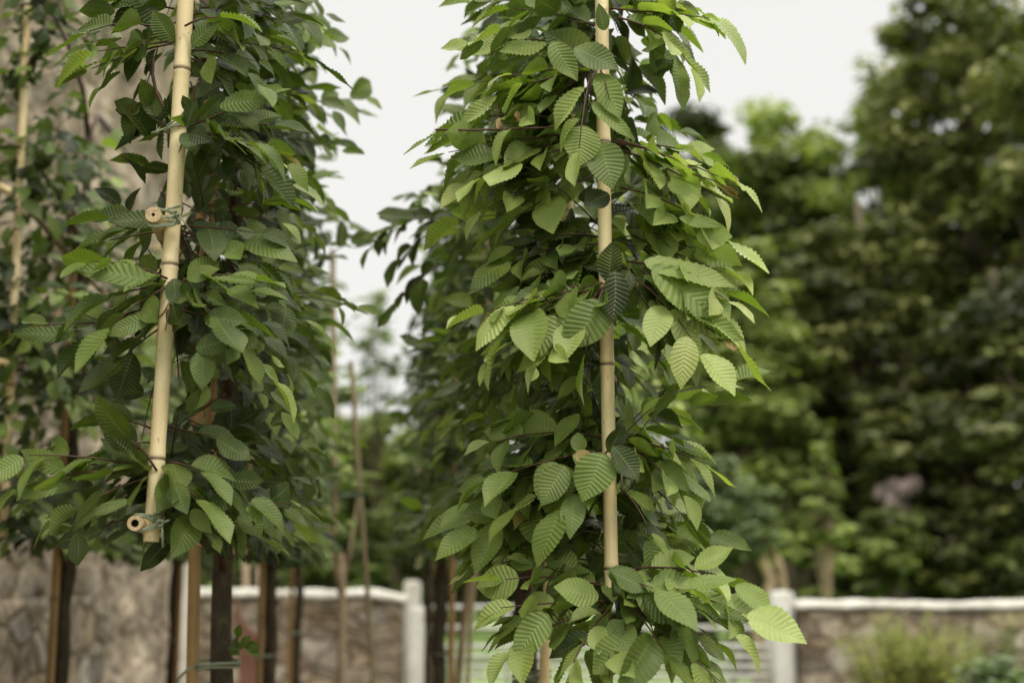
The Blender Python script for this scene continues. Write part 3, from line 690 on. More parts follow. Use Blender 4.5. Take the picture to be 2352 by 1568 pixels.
# canes tied to the first left trunk
c_lo, c_hi = at(461, 1640, 3.22), at(474, -60, 3.2)
cane_obj('stem_cane', LF, (c_lo.x, c_lo.y, 0), c_hi, .0150, M_bam2, r1=.0125, seg=16, spacing=.5, phase=.3)
c2a, c2b = at(484, 1060, 3.28), at(492, 300, 3.28)
cane_obj('stem_cane', LF, c2a, c2b, .0125, M_bam2, seg=12)
tp = at(500, 1528, 3.36)
wrap(LF, at(462, 1528, 3.22), .0155, at(515, 1528, 3.42), .033, 3, .0032, dz=.018, tails=([at(452, 1526, 3.2), at(432, 1535, 3.16), at(412, 1556, 3.14), at(404, 1568, 3.14)],))
far_e = row_pt(XL, DL, 4.5); cane_obj('upright_cane', LF, (far_e.x, far_e.y, 1.58), (far_e.x, far_e.y, 3.0), .0125, M_bam, seg=12)

# ---- right row, near frame
XR, DR = 0.165, 2.45
RF = thing('bamboo_trellis', row_pt(XR, DR, 3.6), 'near right bamboo frame whose pale upright cane passes through bright leaves', 'bamboo frame', fg)
pa2, pb2 = at(1405, 1350, 2.44), at(1384, -40, 2.44)
L2 = (pb2 - pa2).length
def along2(py):
    lo, hi = 0.0, 1.0
    for _ in range(30):
        md = (lo + hi) / 2
        if proj(pa2.lerp(pb2, md))[1] > py: lo = md
        else: hi = md
    return lo * L2
cane_obj('upright_cane', RF, pa2, pb2 + (pb2 - pa2) * .3, .0118, M_bam, r1=.0124, nodes=[along2(1306), along2(838), along2(330)], seg=28, bow=-.004)
rdir = ldir
for zc, ph in ((1.62, .2), (2.08, .4), (2.55, .1), (2.98, .3)):
    p0 = row_pt(XR, DR, 2.85, -.0, zc); cane_obj('level_cane', RF, p0, p0 + rdir * 1.9, .0115, M_bam, seg=14, phase=ph)
a_, b_ = at(1246, 1640, 3.45), at(1318, 200, 3.0)
cane_obj('stem_cane', RF, Vector((a_.x, a_.y, 0)), a_, .0125, M_bam2, seg=12, spacing=.5)
cane_obj('stem_cane', RF, a_, b_ + (b_ - a_) * .3, .0125, M_bam, seg=16, spacing=.5)
far_e = row_pt(XR, DR, 4.7); cane_obj('upright_cane', RF, (far_e.x, far_e.y, 1.58), (far_e.x, far_e.y, 3.0), .0125, M_bam, seg=12)
wrap(RF, at(1215, 1558, 3.52), .036, at(1248, 1558, 3.45), .014, 5, .0028, dz=.016)
for tp_ in ([at(1424, 1072, 2.43), at(1428, 1085, 2.42), at(1429, 1122, 2.425)], [at(1417, 640, 2.44), at(1421, 650, 2.43), at(1420, 662, 2.43)], [at(1398, 150, 2.42), at(1418, 160, 2.42), at(1427, 176, 2.43), at(1433, 190, 2.44)]):
    m = MB(); m.tube(tp_, .0019, 8); m.build('tie', M_tie, RF)
# a flake of split sheath below the node
m = MB(); c = at(1419, 868, 2.432); m.tube([c + Vector((0, 0, .018)), c + Vector((.0015, -.001, 0)), c + Vector((0, 0, -.016))], [.0008, .0028, .0006], 6); m.build('sheath_flake', M_twig, RF)

# ================================================================== HORNBEAMS
R_ZONES = [(88, 170), (300, 330), (395, 450), (560, 705), (955, 1135), (1320, 1600)]
L_ZONES = [(215, 355), (618, 770), (1050, 1150)]
def blocked(p, L, which):
    """true when a leaf would cover a bare stretch of one of the two near uprights"""
    px, py = proj(p)
    if p[1] > 2.52: return False
    if which == 'R':
        cx = 1405 + (py - 1350) * (21 / 1390)
        if abs(px - cx) < 62 and py > -50: return not any(a < py < b for a, b in R_ZONES)
    if which == 'L':
        cx = 347 + (1243 - py) * (77 / 1283.)
        if abs(px - cx) < 62 and py < 1270: return not any(a < py < b for a, b in L_ZONES)
    return False
def spray(lv, tw, p0, p1, out, tone, which='', lod='h', lmin=.055, lmax=.095, sag=.12, upw=.75, spacing=.034, tonev=.12, start=.1, r=.0016, tip=True):
    """a flat leafy shoot: alternate leaves left and right of a thin sagging twig"""
    p0, p1 = Vector(p0), Vector(p1); ax = p1 - p0; Ln = ax.length
    if Ln < .01: return
    zmin = 1.535 if which == 'L' else (1.28 if which and p0.y < 2.62 else 1.56)
    if p1.z < zmin: p1.z = zmin + .02
    perp = Vector((random.gauss(0, 1), random.gauss(0, 1), random.gauss(0, 1))) * Ln * .05
    mid = p0.lerp(p1, .5) + Vector((0, 0, sag * Ln)) + perp
    def pt(t): return p0 * (1 - t) ** 2 + mid * 2 * t * (1 - t) + p1 * t * t
    if tw is not None:
        tw.tube([pt(t) for t in (0, .25, .5, .75, 1)], [r * 1.3, r * 1.15, r, r * .8, r * .5], 5 if lod == 'h' else 4)
    nn = (Vector((0, 0, 1)) * upw + out * (1 - upw) * 1.5 + Vector((random.gauss(0, .18), random.gauss(0, .18) - .22, 0))).normalized()
    k = max(2, int(Ln * (1 - start) / spacing)); sgn = random.choice((-1, 1))
    for i in range(k + 1):
        t = start + (1 - start) * i / k; p = pt(t); tan = (pt(min(1, t + .05)) - pt(max(0, t - .05))).normalized()
        sd_ = nn.cross(tan).normalized(); sgn = -sgn
        last = i == k
        ang = random.uniform(.5, .95) if not last else random.uniform(-.15, .15)
        d = tan * math.cos(ang) + sd_ * sgn * math.sin(ang) + Vector((random.gauss(0, .12), random.gauss(0, .12), random.gauss(-.13, .17)))
        n2 = nn + Vector((random.gauss(0, .30), random.gauss(0, .30), random.gauss(0, .15)))
        L = random.uniform(lmin, lmax) * (1 - .28 * t * (random.random() < .5)) * (.8 if t < .2 else 1)
        b_ = p + d.normalized() * .008
        c = b_ + d.normalized() * L * .5
        if (b_ + d.normalized() * L).z < (1.535 if which == 'L' else (1.30 if which and p.y < 2.62 else 1.56)): continue
        if which and (blocked(c, L, which) or blocked(b_ + d.normalized() * L, L, which)): continue
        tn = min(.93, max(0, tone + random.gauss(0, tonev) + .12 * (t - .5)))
        if last and random.random() < .002: tn = .97
        lv.add(b_, d, n2, L, L * random.uniform(.54, .68), tn, lod)
def one_leaf(lv, bx, by, tx, ty, Y, wf=.55, tone=.5, face=0.55, dY=-.02, curl=.1, fold=.12):
    """a single leaf from its stalk end to its tip; face says how squarely it faces the path"""
    b_, t_ = at(bx, by, Y), at(tx, ty, Y + dY); d = t_ - b_
    nn = Vector((0, -face, 1 - face)) + Vector((random.gauss(0, .1), 0, 0))
    lv.add(b_, d, nn, d.length, d.length * wf, tone, 'h', fold, curl)

def crown(name_thing, label, x0, d0, Dc, half, zlo, zhi, thick, n_spray, which, tone, seed, hero=None, trunk_r=.031, trunk_px=None, lodf=None, leftf=1.0, taper=.45, group='pleached hornbeams on bamboo frames', bias=0, topfn=None):
    random.seed(seed)
    cpt = row_pt(x0, d0, Dc)
    if trunk_px is not None: cpt.x = at(trunk_px, 1400, Dc).x
    o = thing(name_thing, cpt, label, 'tree', group)
    m = MB()
    pts = [Vector((cpt.x + noise.noise(Vector((i * .6, seed, 0))) * .02, Dc + noise.noise(Vector((i * .6, 0, seed))) * .02, -.02 + (zhi - .2) * i / 24)) for i in range(25)]
    m.tube(pts, [trunk_r * (1.15 - .028 * i) * random.uniform(.96, 1.05) for i in range(25)], 16, jit=.05)
    for k in range(7):
        z = random.uniform(.9, 1.6); a = random.uniform(0, 6.28); p = Vector((cpt.x + math.cos(a) * trunk_r, Dc + math.sin(a) * trunk_r, z))
        m.tube([p - Vector((math.cos(a), math.sin(a), 0)) * .01, p + Vector((math.cos(a) * .005, math.sin(a) * .005, .003))], [.008, .004], 7)
    m.build('trunk', M_bark, o)
    tw = MB(); lv = Leaves()
    tiers = [zlo + .06 + (zhi - zlo - .15) * i / 3 for i in range(4)]
    for z in tiers:  # level limbs tied along the canes
        for s in (-1, 1):
            e = row_pt(x0, d0, Dc + s * half * .95, 0, z + .03)
            tw.tube([Vector((cpt.x, Dc, z - .15)), Vector((cpt.x + SL * s * .15, Dc + s * .15, z - .02)), row_pt(x0, d0, Dc + s * half * .55, .01, z + .01), e], [.011, .009, .007, .003], 7)
    tz = [(z, .0) for z in tiers]
    for i in range(n_spray):
        s = random.uniform(-1, 1); D = Dc + s * half
        end = random.random() < .12
        z = random.choice(tiers) + random.gauss(.02, .085)
        if random.random() < .26: z = random.uniform(zlo, zhi)
        z = min(zhi - .02, max(zlo + .03, z))
        lat = random.gauss(0, .03)
        p0 = row_pt(x0, d0, D, lat, z)
        sd_ = random.choice((-1, 1)) if random.random() > bias else 1
        if end: out = Vector((random.uniform(-.7, .7), random.choice((-1, -1, 1)), 0)).normalized()
        else: out = Vector((sd_, random.uniform(-.6, .3), 0)).normalized()
        Ln = thick * random.uniform(.40, 1.0) * (1.2 if random.random() < .08 else 1) * (1 - taper * min(1, max(0, (z - 2.3) / .5)))
        if out.x < 0: Ln *= leftf
        if end:
            p0 = row_pt(x0, d0, Dc + (half - .12) * (1 if out.y > 0 else -1), lat, z); Ln *= .8
        if topfn and z > topfn(p0.y): continue
        p1 = p0 + out * Ln + Vector((0, 0, random.gauss(.0, .09) - .03))
        dist = p0.y
        lod = 'h' if dist < (lodf or 3.7) else ('m' if dist < 6.2 else 'l')
        if which == 'L' and z < 2.0 and p0.y > 2.9 and random.random() < .25: continue
        spray(lv, tw if random.random() < .6 else None, p0, p1, out, tone + random.gauss(0, .13) + .10 * (z - 2.1) + (.12 if Ln > thick * .8 else -.08), which, lod, spacing=.032 if lod == 'h' else (.038 if lod == 'm' else .042),  # tips paler as young leaves; shade inside the crown put into darker tones
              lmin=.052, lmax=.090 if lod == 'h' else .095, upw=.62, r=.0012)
    if hero: hero(lv, tw)
    tw.build('branches', M_twig, o)
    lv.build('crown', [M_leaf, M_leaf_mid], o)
    return o

RS = [ # shoots of the near right tree: (x0,y0, x1,y1, Y0, Y1, tone)
 (1400,20,1630,42,2.45,2.40,.72),(1420,40,1585,150,2.42,2.36,.70),(1400,-20,1590,15,2.5,2.45,.68),(1430,20,1560,90,2.5,2.5,.6),
 (1425,200,1505,258,2.75,2.7,.6),(1410,325,1672,415,2.44,2.34,.80),(1430,345,1635,445,2.46,2.40,.78),(1420,335,1590,350,2.5,2.5,.74),
 (1425,430,1600,500,2.44,2.38,.76),(1440,470,1660,545,2.46,2.38,.82),(1440,520,1590,570,2.5,2.44,.66),(1450,540,1660,625,2.46,2.38,.76),
 (1440,600,1670,690,2.42,2.34,.82),(1470,620,1690,790,2.40,2.32,.80),(1460,640,1605,805,2.38,2.30,.76),(1440,640,1560,700,2.42,2.36,.5),(1440,610,1500,720,2.38,2.34,.2),
 (1425,1005,1615,1062,2.42,2.36,.72),(1425,1020,1565,1130,2.44,2.38,.70),(1425,1120,1490,1215,2.4,2.36,.66),(1440,1010,1540,1070,2.5,2.46,.6),
 (1450,1160,1575,1200,2.7,2.66,.68),(1450,1190,1590,1262,2.7,2.64,.62),(1440,1230,1560,1300,2.6,2.56,.76),
 (1420,1310,1680,1338,2.42,2.34,.70),(1430,1325,1705,1408,2.40,2.30,.72),(1430,1350,1680,1450,2.38,2.28,.66),(1450,1390,1655,1565,2.36,2.26,.66),
 (1420,1370,1545,1420,2.36,2.30,.42),(1410,1330,1500,1350,2.34,2.28,.45),(1440,1380,1530,1500,2.34,2.27,.40),
 (1400,1400,1300,1568,2.36,2.28,.66),(1400,1410,1400,1560,2.34,2.26,.60),(1395,1380,1150,1395,2.42,2.34,.62),(1390,1400,1170,1490,2.42,2.34,.60),
 (1390,1345,1160,1330,2.44,2.38,.60),
 (1370,30,1090,8,2.6,2.7,.55),(1370,60,1180,20,2.5,2.5,.5),(1375,120,1095,105,2.46,2.50,.66),(1370,130,1020,205,2.8,2.9,.60),(1360,150,1100,190,2.46,2.44,.74),(1370,165,1150,215,2.46,2.42,.66),
 (1350,170,1180,290,2.46,2.4,.62),(1370,140,1400,230,2.38,2.34,.62),(1345,295,1010,300,2.48,2.44,.66),(1345,305,1030,350,2.48,2.44,.62),(1350,320,1080,420,2.50,2.46,.68),
 (1350,335,1110,405,2.46,2.40,.70),(1360,380,1110,480,2.52,2.46,.66),(1370,400,1180,500,2.52,2.46,.6),(1360,150,1330,340,2.36,2.32,.66),
 (1380,545,1190,565,2.50,2.46,.30),(1380,560,1180,600,2.50,2.46,.36),(1385,580,1200,650,2.48,2.44,.45),(1390,640,1120,715,2.44,2.36,.68),(1390,660,1130,820,2.44,2.36,.70),
 (1385,650,1190,700,2.42,2.36,.66),(1385,665,1160,770,2.42,2.34,.68),(1390,650,1345,805,2.38,2.32,.55),(1385,660,1240,830,2.40,2.32,.68),
 (1395,1005,1135,1015,2.50,2.46,.50),(1395,1030,1130,1095,2.48,2.42,.46),(1395,1040,1200,1160,2.46,2.40,.52),(1395,1050,1085,1150,2.54,2.48,.52),(1395,1090,1105,1215,2.54,2.48,.55),
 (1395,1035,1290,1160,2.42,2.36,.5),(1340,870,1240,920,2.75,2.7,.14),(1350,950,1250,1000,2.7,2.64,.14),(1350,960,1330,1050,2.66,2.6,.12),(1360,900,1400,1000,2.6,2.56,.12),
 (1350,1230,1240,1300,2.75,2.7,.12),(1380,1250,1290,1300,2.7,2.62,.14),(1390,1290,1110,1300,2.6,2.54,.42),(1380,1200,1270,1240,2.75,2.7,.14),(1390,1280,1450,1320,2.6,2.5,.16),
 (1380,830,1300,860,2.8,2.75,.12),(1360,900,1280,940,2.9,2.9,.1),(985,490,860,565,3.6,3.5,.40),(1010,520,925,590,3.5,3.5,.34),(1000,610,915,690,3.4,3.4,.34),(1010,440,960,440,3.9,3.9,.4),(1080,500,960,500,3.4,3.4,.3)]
def hero_R(lv, tw):
    random.seed(21)
    for (x0, y0, x1, y1, Y0, Y1, tn) in RS:
        o_ = Vector((1 if x1 > x0 else -1, -.35, 0)).normalized()
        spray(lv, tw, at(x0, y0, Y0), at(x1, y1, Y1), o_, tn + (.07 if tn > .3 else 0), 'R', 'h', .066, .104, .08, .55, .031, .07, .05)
        for q in range(2 if abs(x1 - x0) > 90 else 1):
            f = random.uniform(.62, .9)
            spray(lv, None, at(x0, y0 + random.gauss(0, 14), Y0 + .05 + q * .05), at(x0 + (x1 - x0) * f, y0 + (y1 - y0) * f + random.gauss(0, 26), Y1 + .06 + q * .05), o_, tn - .10 * q - .04, 'R', 'h', .058, .095, .08, .62, .032, .10, .1)
    H = lambda *a, **k: one_leaf(lv, *a, **k)
    H(1345, 290, 1325, 375, 2.36, .86, .70, .85); H(1375, 330, 1420, 425, 2.36, .78, .52, .8); H(1390, 70, 1370, 10, 2.4, .6, .45, .8)
    H(1360, 150, 1262, 60, 2.38, .70, .28, .8); H(1320, 110, 1420, 155, 2.36, .62, .45, .7); H(1270, 95, 1315, 185, 2.36, .5, .62, .8)
    H(1372, 170, 1440, 260, 2.36, .52, .66, .75); H(1360, 235, 1450, 315, 2.36, .34, .68, .7); H(1398, 445, 1345, 470, 2.38, .8, .10, .8)
    H(1400, 650, 1395, 555, 2.38, .62, .20, .8); H(1300, 735, 1218, 825, 2.36, .80, .72, .85); H(1385, 690, 1310, 810, 2.34, .66, .55, .85)
    H(1412, 620, 1425, 735, 2.34, .5, .12, .8); H(1480, 600, 1690, 650, 2.34, .36, .74, .6); H(1500, 610, 1650, 740, 2.33, .52, .66, .75)
    H(1545, 710, 1595, 830, 2.33, .42, .76, .85); H(1560, 700, 1705, 790, 2.33, .40, .74, .8); H(1600, 540, 1680, 545, 2.36, .78, .78, .85)
    H(1385, 1040, 1345, 1150, 2.34, .80, .62, .88); H(1365, 1060, 1318, 1052, 2.36, .85, .97, .85); H(1408, 1025, 1472, 1095, 2.33, .62, .24, .8)
    H(1400, 1040, 1425, 975, 2.36, .6, .14, .8); H(1300, 1070, 1235, 1150, 2.36, .66, .5, .8)
    H(1375, 1370, 1275, 1352, 2.33, .68, .66, .72); H(1395, 1310, 1490, 1345, 2.31, .62, .45, .65); H(1460, 1360, 1560, 1440, 2.30, .5, .52, .75)
    H(1445, 1465, 1360, 1540, 2.30, .72, .58, .85); H(1260, 1410, 1172, 1502, 2.34, .62, .62, .85); H(1450, 1490, 1425, 1575, 2.31, .5, .3, .8)
    H(1580, 1340, 1690, 1335, 2.30, .42, .66, .6); H(1600, 1390, 1722, 1412, 2.30, .30, .50, .6); H(1530, 1480, 1610, 1560, 2.30, .5, .62, .8)
    H(1230, 845, 1215, 870, 2.34, .7, .9, .8); H(1560, 500, 1660, 520, 2.36, .42, .8, .7); H(1535, 420, 1610, 455, 2.35, .5, .76, .7)
    # drying shoot tips
    for (x0, y0, x1, y1, Y) in ((1590, 400, 1690, 440, 2.34), (1640, 370, 1688, 408, 2.34), (1620, 750, 1690, 800, 2.32), (1140, 240, 1150, 290, 2.42), (1180, 235, 1188, 265, 2.42)):
        for k in range(5): H(x0 + (x1 - x0) * (.6 + .1 * k), y0 + (y1 - y0) * (.6 + .1 * k), x1 + random.uniform(-8, 8), y1 + random.uniform(-2, 16), Y, .3, .985, .6)
        tw.tube([at(x0, y0, Y), at((x0 + x1) / 2, (y0 + y1) / 2 - 5, Y), at(x1, y1, Y)], [.0014, .0011, .0006], 5)
    for c_ in ([(1350, 210), (1338, 260), (1334, 292)], [(1372, 150), (1352, 200), (1350, 240)], [(1415, 320), (1500, 345), (1580, 385), (1650, 400)], [(1000, 298), (1080, 299), (1180, 296), (1330, 290)]):
        tw.tube([at(a, b, 2.40) for a, b in c_], [.0019] * (len(c_) - 1) + [.001], 6)
LS = [
 (400,80,205,72,2.28,2.24,.45),(400,95,225,118,2.26,2.22,.58),(395,100,210,158,2.3,2.28,.6),(390,60,275,28,2.32,2.3,.30),(390,70,290,125,2.28,2.24,.26),(400,20,280,5,2.34,2.3,.35),
 (425,60,500,40,2.25,2.22,.5),(430,115,585,140,2.4,2.45,.5),(440,90,630,60,2.6,2.75,.48),(440,120,720,95,2.7,2.9,.52),(430,130,530,190,2.4,2.4,.34),(440,70,740,30,2.8,3.0,.42),
 (435,290,610,220,2.28,2.26,.44),(435,295,600,340,2.28,2.24,.34),(430,290,455,180,2.28,2.26,.34),(430,300,560,325,2.24,2.2,.4),(400,300,330,262,2.3,2.3,.30),(420,310,410,350,2.24,2.2,.2),(440,310,620,285,2.35,2.4,.32),(440,320,590,380,2.35,2.38,.28),
 (375,505,260,500,2.32,2.28,.36),(375,530,250,552,2.34,2.32,.38),(415,520,590,535,2.3,2.27,.36),(415,530,550,560,2.3,2.28,.34),(420,540,540,600,2.4,2.4,.26),
 (385,640,205,600,2.24,2.18,.62),(395,650,265,680,2.26,2.22,.50),(410,650,580,640,2.24,2.2,.56),(395,655,260,745,2.24,2.19,.48),(405,665,380,760,2.2,2.17,.36),(410,660,490,720,2.22,2.18,.28),
 (410,690,545,725,2.26,2.22,.40),(410,710,550,790,2.26,2.22,.42),(385,700,215,765,2.34,2.3,.30),(300,745,60,750,2.36,2.30,.44),(390,740,290,815,2.3,2.28,.3),(430,780,470,870,2.26,2.2,.44),(400,760,410,870,2.3,2.3,.28),
 (375,1000,260,965,2.3,2.26,.32),(375,1020,270,1030,2.3,2.28,.30),(360,1075,65,1045,2.26,2.2,.52),(355,1085,50,1120,2.25,2.2,.50),(355,1095,190,1165,2.25,2.2,.46),(360,1080,300,1010,2.24,2.2,.30),(380,1080,300,1120,2.3,2.3,.3),
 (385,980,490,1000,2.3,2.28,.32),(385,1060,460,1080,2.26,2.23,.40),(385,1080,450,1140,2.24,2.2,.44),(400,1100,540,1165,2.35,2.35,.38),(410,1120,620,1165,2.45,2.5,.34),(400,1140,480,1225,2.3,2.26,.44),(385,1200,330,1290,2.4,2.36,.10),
 (400,1190,470,1260,2.34,2.3,.38),(330,1130,140,1190,2.6,2.6,.30),(330,1180,160,1250,2.65,2.65,.30),(420,1170,570,1210,2.6,2.65,.38),(420,1180,600,1270,2.7,2.8,.36),(500,1000,720,1100,2.8,3.0,.3),(690,240,835,228,3.4,3.45,.46),(660,210,760,250,3.3,3.3,.42),(730,490,850,530,4.3,4.3,.4),(640,60,770,105,3.2,3.2,.5),(600,100,735,85,3.1,3.1,.48),(640,320,780,345,3.3,3.3,.42),(640,680,810,705,3.0,3.0,.40),(680,640,800,560,3.9,3.9,.38)]
def hero_L(lv, tw):
    random.seed(22)
    for (x0, y0, x1, y1, Y0, Y1, tn) in LS:
        o_ = Vector((1 if x1 > x0 else -1, -.35, 0)).normalized()
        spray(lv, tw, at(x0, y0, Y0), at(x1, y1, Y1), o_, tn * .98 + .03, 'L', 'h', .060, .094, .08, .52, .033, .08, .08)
        f = random.uniform(.6, .9)
        spray(lv, None, at(x0, y0 + random.gauss(0, 12), Y0 + .05), at(x0 + (x1 - x0) * f, y0 + (y1 - y0) * f + random.gauss(0, 22), Y1 + .06), o_, tn * .85, 'L', 'h', .055, .088, .08, .62, .034, .10, .1)
    H = lambda *a, **k: one_leaf(lv, *a, **k)
    H(395, 95, 350, 25, 2.25, .66, .44, .8); H(440, 105, 505, 40, 2.25, .66, .46, .8); H(505, 245, 615, 215, 2.24, .50, .52, .75); H(440, 260, 420, 220, 2.22, .6, .3, .8)
    H(430, 290, 445, 225, 2.22, .56, .28, .8); H(350, 650, 172, 592, 2.2, .36, .62, .7); H(430, 640, 500, 615, 2.2, .55, .55, .7); H(460, 640, 605, 640, 2.2, .18, .62, .5)
    H(345, 730, 245, 765, 2.2, .46, .5, .75); H(400, 640, 402, 702, 2.19, .6, .3, .8); H(470, 725, 560, 745, 2.2, .6, .42, .8); H(460, 805, 480, 890, 2.2, .6, .5, .85)
    H(160, 775, 22, 752, 2.28, .32, .46, .75); H(450, 800, 555, 775, 2.2, .55, .42, .8); H(290, 1035, 245, 965, 2.24, .62, .40, .85); H(315, 1090, 320, 1030, 2.24, .55, .32, .85)
    H(148, 1085, 52, 1025, 2.22, .48, .56, .75); H(160, 1120, 28, 1118, 2.22, .38, .56, .7); H(300, 1150, 205, 1170, 2.22, .34, .52, .7); H(400, 1110, 425, 1180, 2.2, .6, .44, .85)
    H(480, 1150, 550, 1150, 2.3, .55, .4, .85); H(440, 1170, 480, 1225, 2.25, .5, .66, .8); H(390, 1240, 320, 1308, 2.36, .5, .08, .8); H(180, 1230, 182, 1295, 2.5, .7, .36, .8)
    H(385, 1195, 412, 1258, 2.27, .62, .3, .85); H(380, 1170, 440, 1215, 2.28, .55, .34, .8)
    H(385, 510, 250, 492, 2.26, .36, .38, .7)
    tw.tube([at(352, 128, 2.28), at(350, 170, 2.28), at(358, 210, 2.28), at(375, 245, 2.28), at(392, 275, 2.28)], [.0032, .0030, .0030, .0028, .0026], 8)
    tw.tube([at(520, 905, 3.0), at(460, 940, 3.0), at(430, 960, 3.0)], [.004, .0035, .003], 7)
    # small epicormic shoot low on the trunk
    for (a, b, c, d, t) in ((530, 1492, 548, 1505, .45), (538, 1488, 545, 1460, .4), (552, 1482, 575, 1462, .5), (545, 1462, 550, 1435, .45), (560, 1480, 525, 1490, .4), (560, 1480, 595, 1485, .42), (565, 1478, 590, 1505, .5), (548, 1480, 530, 1500, .35)):
        one_leaf(lv, a, b, c, d, 3.1, .6, t, .7)
    tw.tube([at(520, 1500, 3.3), at(545, 1488, 3.15), at(560, 1480, 3.1)], [.003, .002, .0015], 5)

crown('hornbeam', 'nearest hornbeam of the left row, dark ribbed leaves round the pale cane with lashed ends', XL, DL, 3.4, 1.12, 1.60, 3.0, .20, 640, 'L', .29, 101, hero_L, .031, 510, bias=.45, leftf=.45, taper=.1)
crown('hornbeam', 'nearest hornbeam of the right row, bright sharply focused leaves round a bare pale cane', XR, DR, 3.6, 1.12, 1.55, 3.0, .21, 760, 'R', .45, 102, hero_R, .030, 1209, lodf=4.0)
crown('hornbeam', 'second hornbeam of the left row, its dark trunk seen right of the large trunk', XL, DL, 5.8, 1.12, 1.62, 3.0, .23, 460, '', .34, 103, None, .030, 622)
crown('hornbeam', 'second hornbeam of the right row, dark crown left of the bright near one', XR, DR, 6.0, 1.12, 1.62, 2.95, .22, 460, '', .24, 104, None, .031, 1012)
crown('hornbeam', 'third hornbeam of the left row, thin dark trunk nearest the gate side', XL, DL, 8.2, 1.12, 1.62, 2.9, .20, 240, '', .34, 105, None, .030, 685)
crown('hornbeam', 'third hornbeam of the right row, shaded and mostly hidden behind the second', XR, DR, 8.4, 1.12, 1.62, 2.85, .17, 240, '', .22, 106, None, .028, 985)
XW, DW = -1.41, 4.0
crown('hornbeam', 'blurred hornbeam before the house wall at the left edge', XW, DW, 4.9, .95, 1.62, 3.3, .28, 560, '', .34, 107, None, .032, 148, lodf=0, topfn=lambda D: 3.3 - .42 * (D - 4.0))
crown('hornbeam', 'second hornbeam along the house wall, its dark trunk before the pale corner', XW + .06, DW, 7.4, 1.15, 1.62, 2.95, .30, 460, '', .40, 108, None, .026, 398)
crown('hornbeam', 'blurred bright green hornbeam showing behind the right side of the near right tree', .47, 6.0, 6.5, .8, 1.75, 2.95, .24, 210, '', .62, 109, None, .025, 1378)
# frames of the farther trees
def far_frame(label, x0, d0, Dc, half, trunk_px, side, mat=M_bam2, near=True, zlo=1.58, zhi=3.0):
    o = thing('bamboo_trellis', row_pt(x0, d0, Dc), label, 'bamboo frame', fg)
    x = at(trunk_px, 1400, Dc).x + side
    cane_obj('stem_cane', o, (x, Dc - .03, 0), (x + .01, Dc - .03, 2.8), .0135, mat, seg=10, spacing=.45)
    wrap(o, (x, Dc - .03, 1.2), .014, (x - side * .8, Dc, 1.2), .03, 2, .003)
    for s in (-1, 1):
        e = row_pt(x0, d0, Dc + s * half); cane_obj('upright_cane', o, (e.x, e.y, zlo), (e.x, e.y, zhi), .0115, M_bam, seg=10)
    for z in (1.64, 2.1, 2.56, 2.95):
        a = row_pt(x0, d0, Dc - half - .05, -.022, z); cane_obj('level_cane', o, a, a + ldir * (2 * half + .1), .0115, M_bam, seg=10)
far_frame('bamboo frame of the second left row tree with an amber cane beside its trunk', XL, DL, 5.8, 1.1, 622, -.037)
far_frame('bamboo frame of the third left row tree, amber cane on the thin dark trunk', XL, DL, 8.2, 1.1, 685, -.04)
far_frame('bamboo frame of the second right row tree with an amber cane right of its trunk', XR, DR, 6.0, 1.1, 1012, .042)
far_frame('bamboo frame of the third right row tree, hidden in shaded leaves', XR, DR, 8.4, 1.1, 985, .04)
far_frame('bamboo frame of the second tree along the house wall', XW + .06, DW, 7.4, 1.1, 398, .03)
# wall-row frame at the left edge: two pale uprights and butt ends of level canes
WF = thing('bamboo_trellis', row_pt(XW, DW, 4.9), 'blurred pale bamboo frame at the left edge before the house', 'bamboo frame', fg)
a_, b_ = at(8, 1232, 4.0), at(52, 270, 4.0); cane_obj('upright_cane', WF, a_, b_ + (b_ - a_) * .28, .0118, M_bam, seg=14, spacing=.42)
x = at(125, 1400, 4.86); cane_obj('stem_cane', WF, (x.x, 4.84, 0), (x.x + .01, 4.84, 2.8), .014, M_bam2, seg=10)
cane_obj('upright_cane', WF, at(132, 760, 5.6), at(136, 520, 5.6), .0125, M_bam3, seg=10)
a_ = at(22, 440, 3.96); cane_obj('level_cane', WF, a_ + Vector((-.45, -.3, .19)), a_, .0125, M_bam, seg=12)
a_ = at(20, 835, 3.96); cane_obj('level_cane', WF, a_ + Vector((-.45, -.3, .05)), a_, .0125, M_bam, seg=12)
a_ = at(45, 455, 4.1); cane_obj('level_cane', WF, a_, a_ + ldir * 1.7, .0115, M_bam3, seg=10)
for py in (440, 830, 1100):
    f = (1232 - py) / (1232 - 270); p = at(8, 1232, 4.0).lerp(at(52, 270, 4.0), f); wrap(WF, p, .0125, p + Vector((-.01, .02, 0)), .0125, 3, .0025)

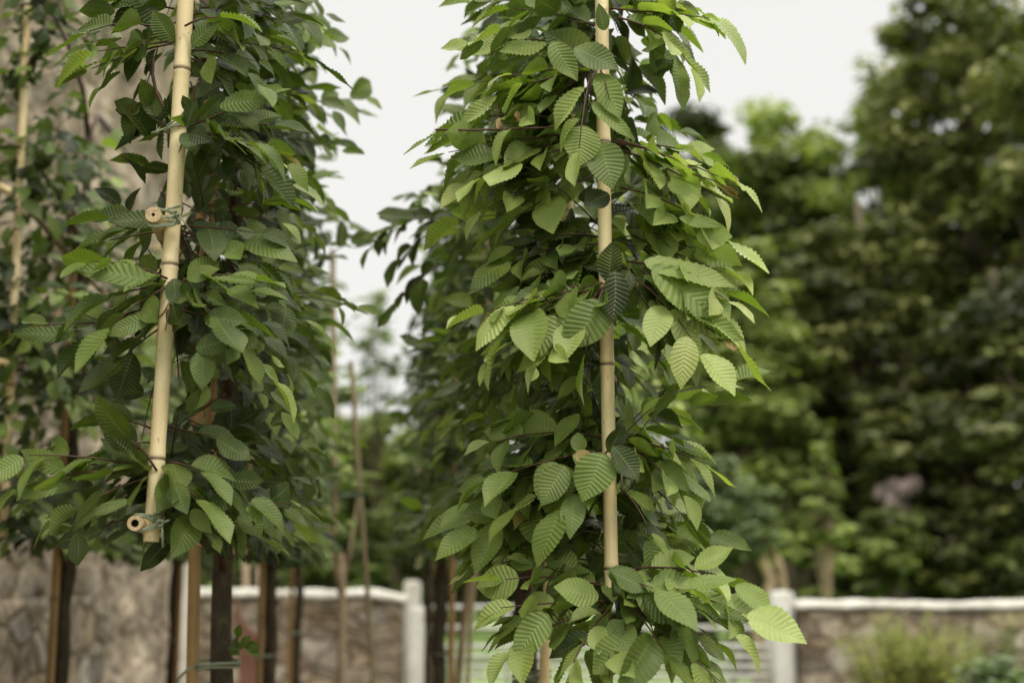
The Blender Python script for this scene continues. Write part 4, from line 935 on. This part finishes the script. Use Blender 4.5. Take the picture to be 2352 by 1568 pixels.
# ---- slim staked trees in the gap and left of the right hornbeam
def staked(label, trunk_pts, Y, r, crown_c, crown_h, n, tone, seed, canes):
    random.seed(seed); b_ = at(*trunk_pts[0], Y); b_.z = 0
    o = thing('young_hornbeam', (b_.x, Y, 0), label, 'tree')
    m = MB(); P = [b_] + [at(*q, Y) for q in trunk_pts]; m.tube(P, [r * (1.1 - .6 * i / len(P)) for i in range(len(P))], 9, jit=.05)
    if crown_h:
        top = P[-1]
        for s in (-1, 1): m.tube([top - Vector((0, 0, .25)), top + Vector((s * .05, 0, 0)), top + Vector((s * .10, 0, .35))], [r * .5, r * .45, r * .2], 6)
    m.build('trunk', M_bark3 if crown_h else M_bark2, o)
    lv = Leaves(); tw = MB(); c = at(*crown_c, Y)
    for k in range(n):
        z = c.z + random.uniform(-1, 1) * crown_h; p0 = Vector((c.x + random.gauss(0, .02), Y + random.gauss(0, .05), z)); a = random.uniform(0, 6.28)
        out = Vector((math.cos(a), math.sin(a), 0)); p1 = p0 + out * random.uniform(.08, .28) + Vector((0, 0, random.gauss(.03, .06)))
        spray(lv, tw, p0, p1, out, tone, '', 'l', .05, .09, .05)
    tw.build('branches', M_twig, o); lv.build('crown', [M_leaf, M_leaf_mid], o)
    for i, (lab, pts_, Yc, rc, mt) in enumerate(canes):
        m = MB(); q0, q1 = at(*pts_[0], Yc), at(*pts_[1], Yc)
        cane(m, q0, q1, rc, seg=10, spacing=.4); tag(m.build('bamboo_stake', [mt, M_cut, M_hollow], sharp=50), lab, 'stake')
staked('young blurred hornbeam with forked pale stem in the gap left of the leaning cane', [(785, 1480), (787, 1340), (783, 1270)], 8.4, .025, (755, 900), .65, 60, .6, 301,
       [('straight pale bamboo stake rising in the gap between the two rows', [(769, 1225), (764, 575)], 6.2, .0125, M_bam3),
        ('thin leaning bamboo stake in the gap, tilted over the low wall', [(868, 1700), (806, 830)], 6.6, .0115, M_bam3)])
staked('slim leaning tree with a cane between the gate and the right hornbeam', [(1048, 1600), (1058, 1500), (1072, 1380), (1085, 1250)], 6.9, .022, (1085, 1150), .30, 26, .40, 302,
       [('leaning pale bamboo stake tied to the slim tree before the gate', [(1068, 1700), (1110, 860)], 6.8, .0115, M_bam3)])
print('objects', len(bpy.data.objects), 'polys', sum(len(m.polygons) for m in bpy.data.meshes))
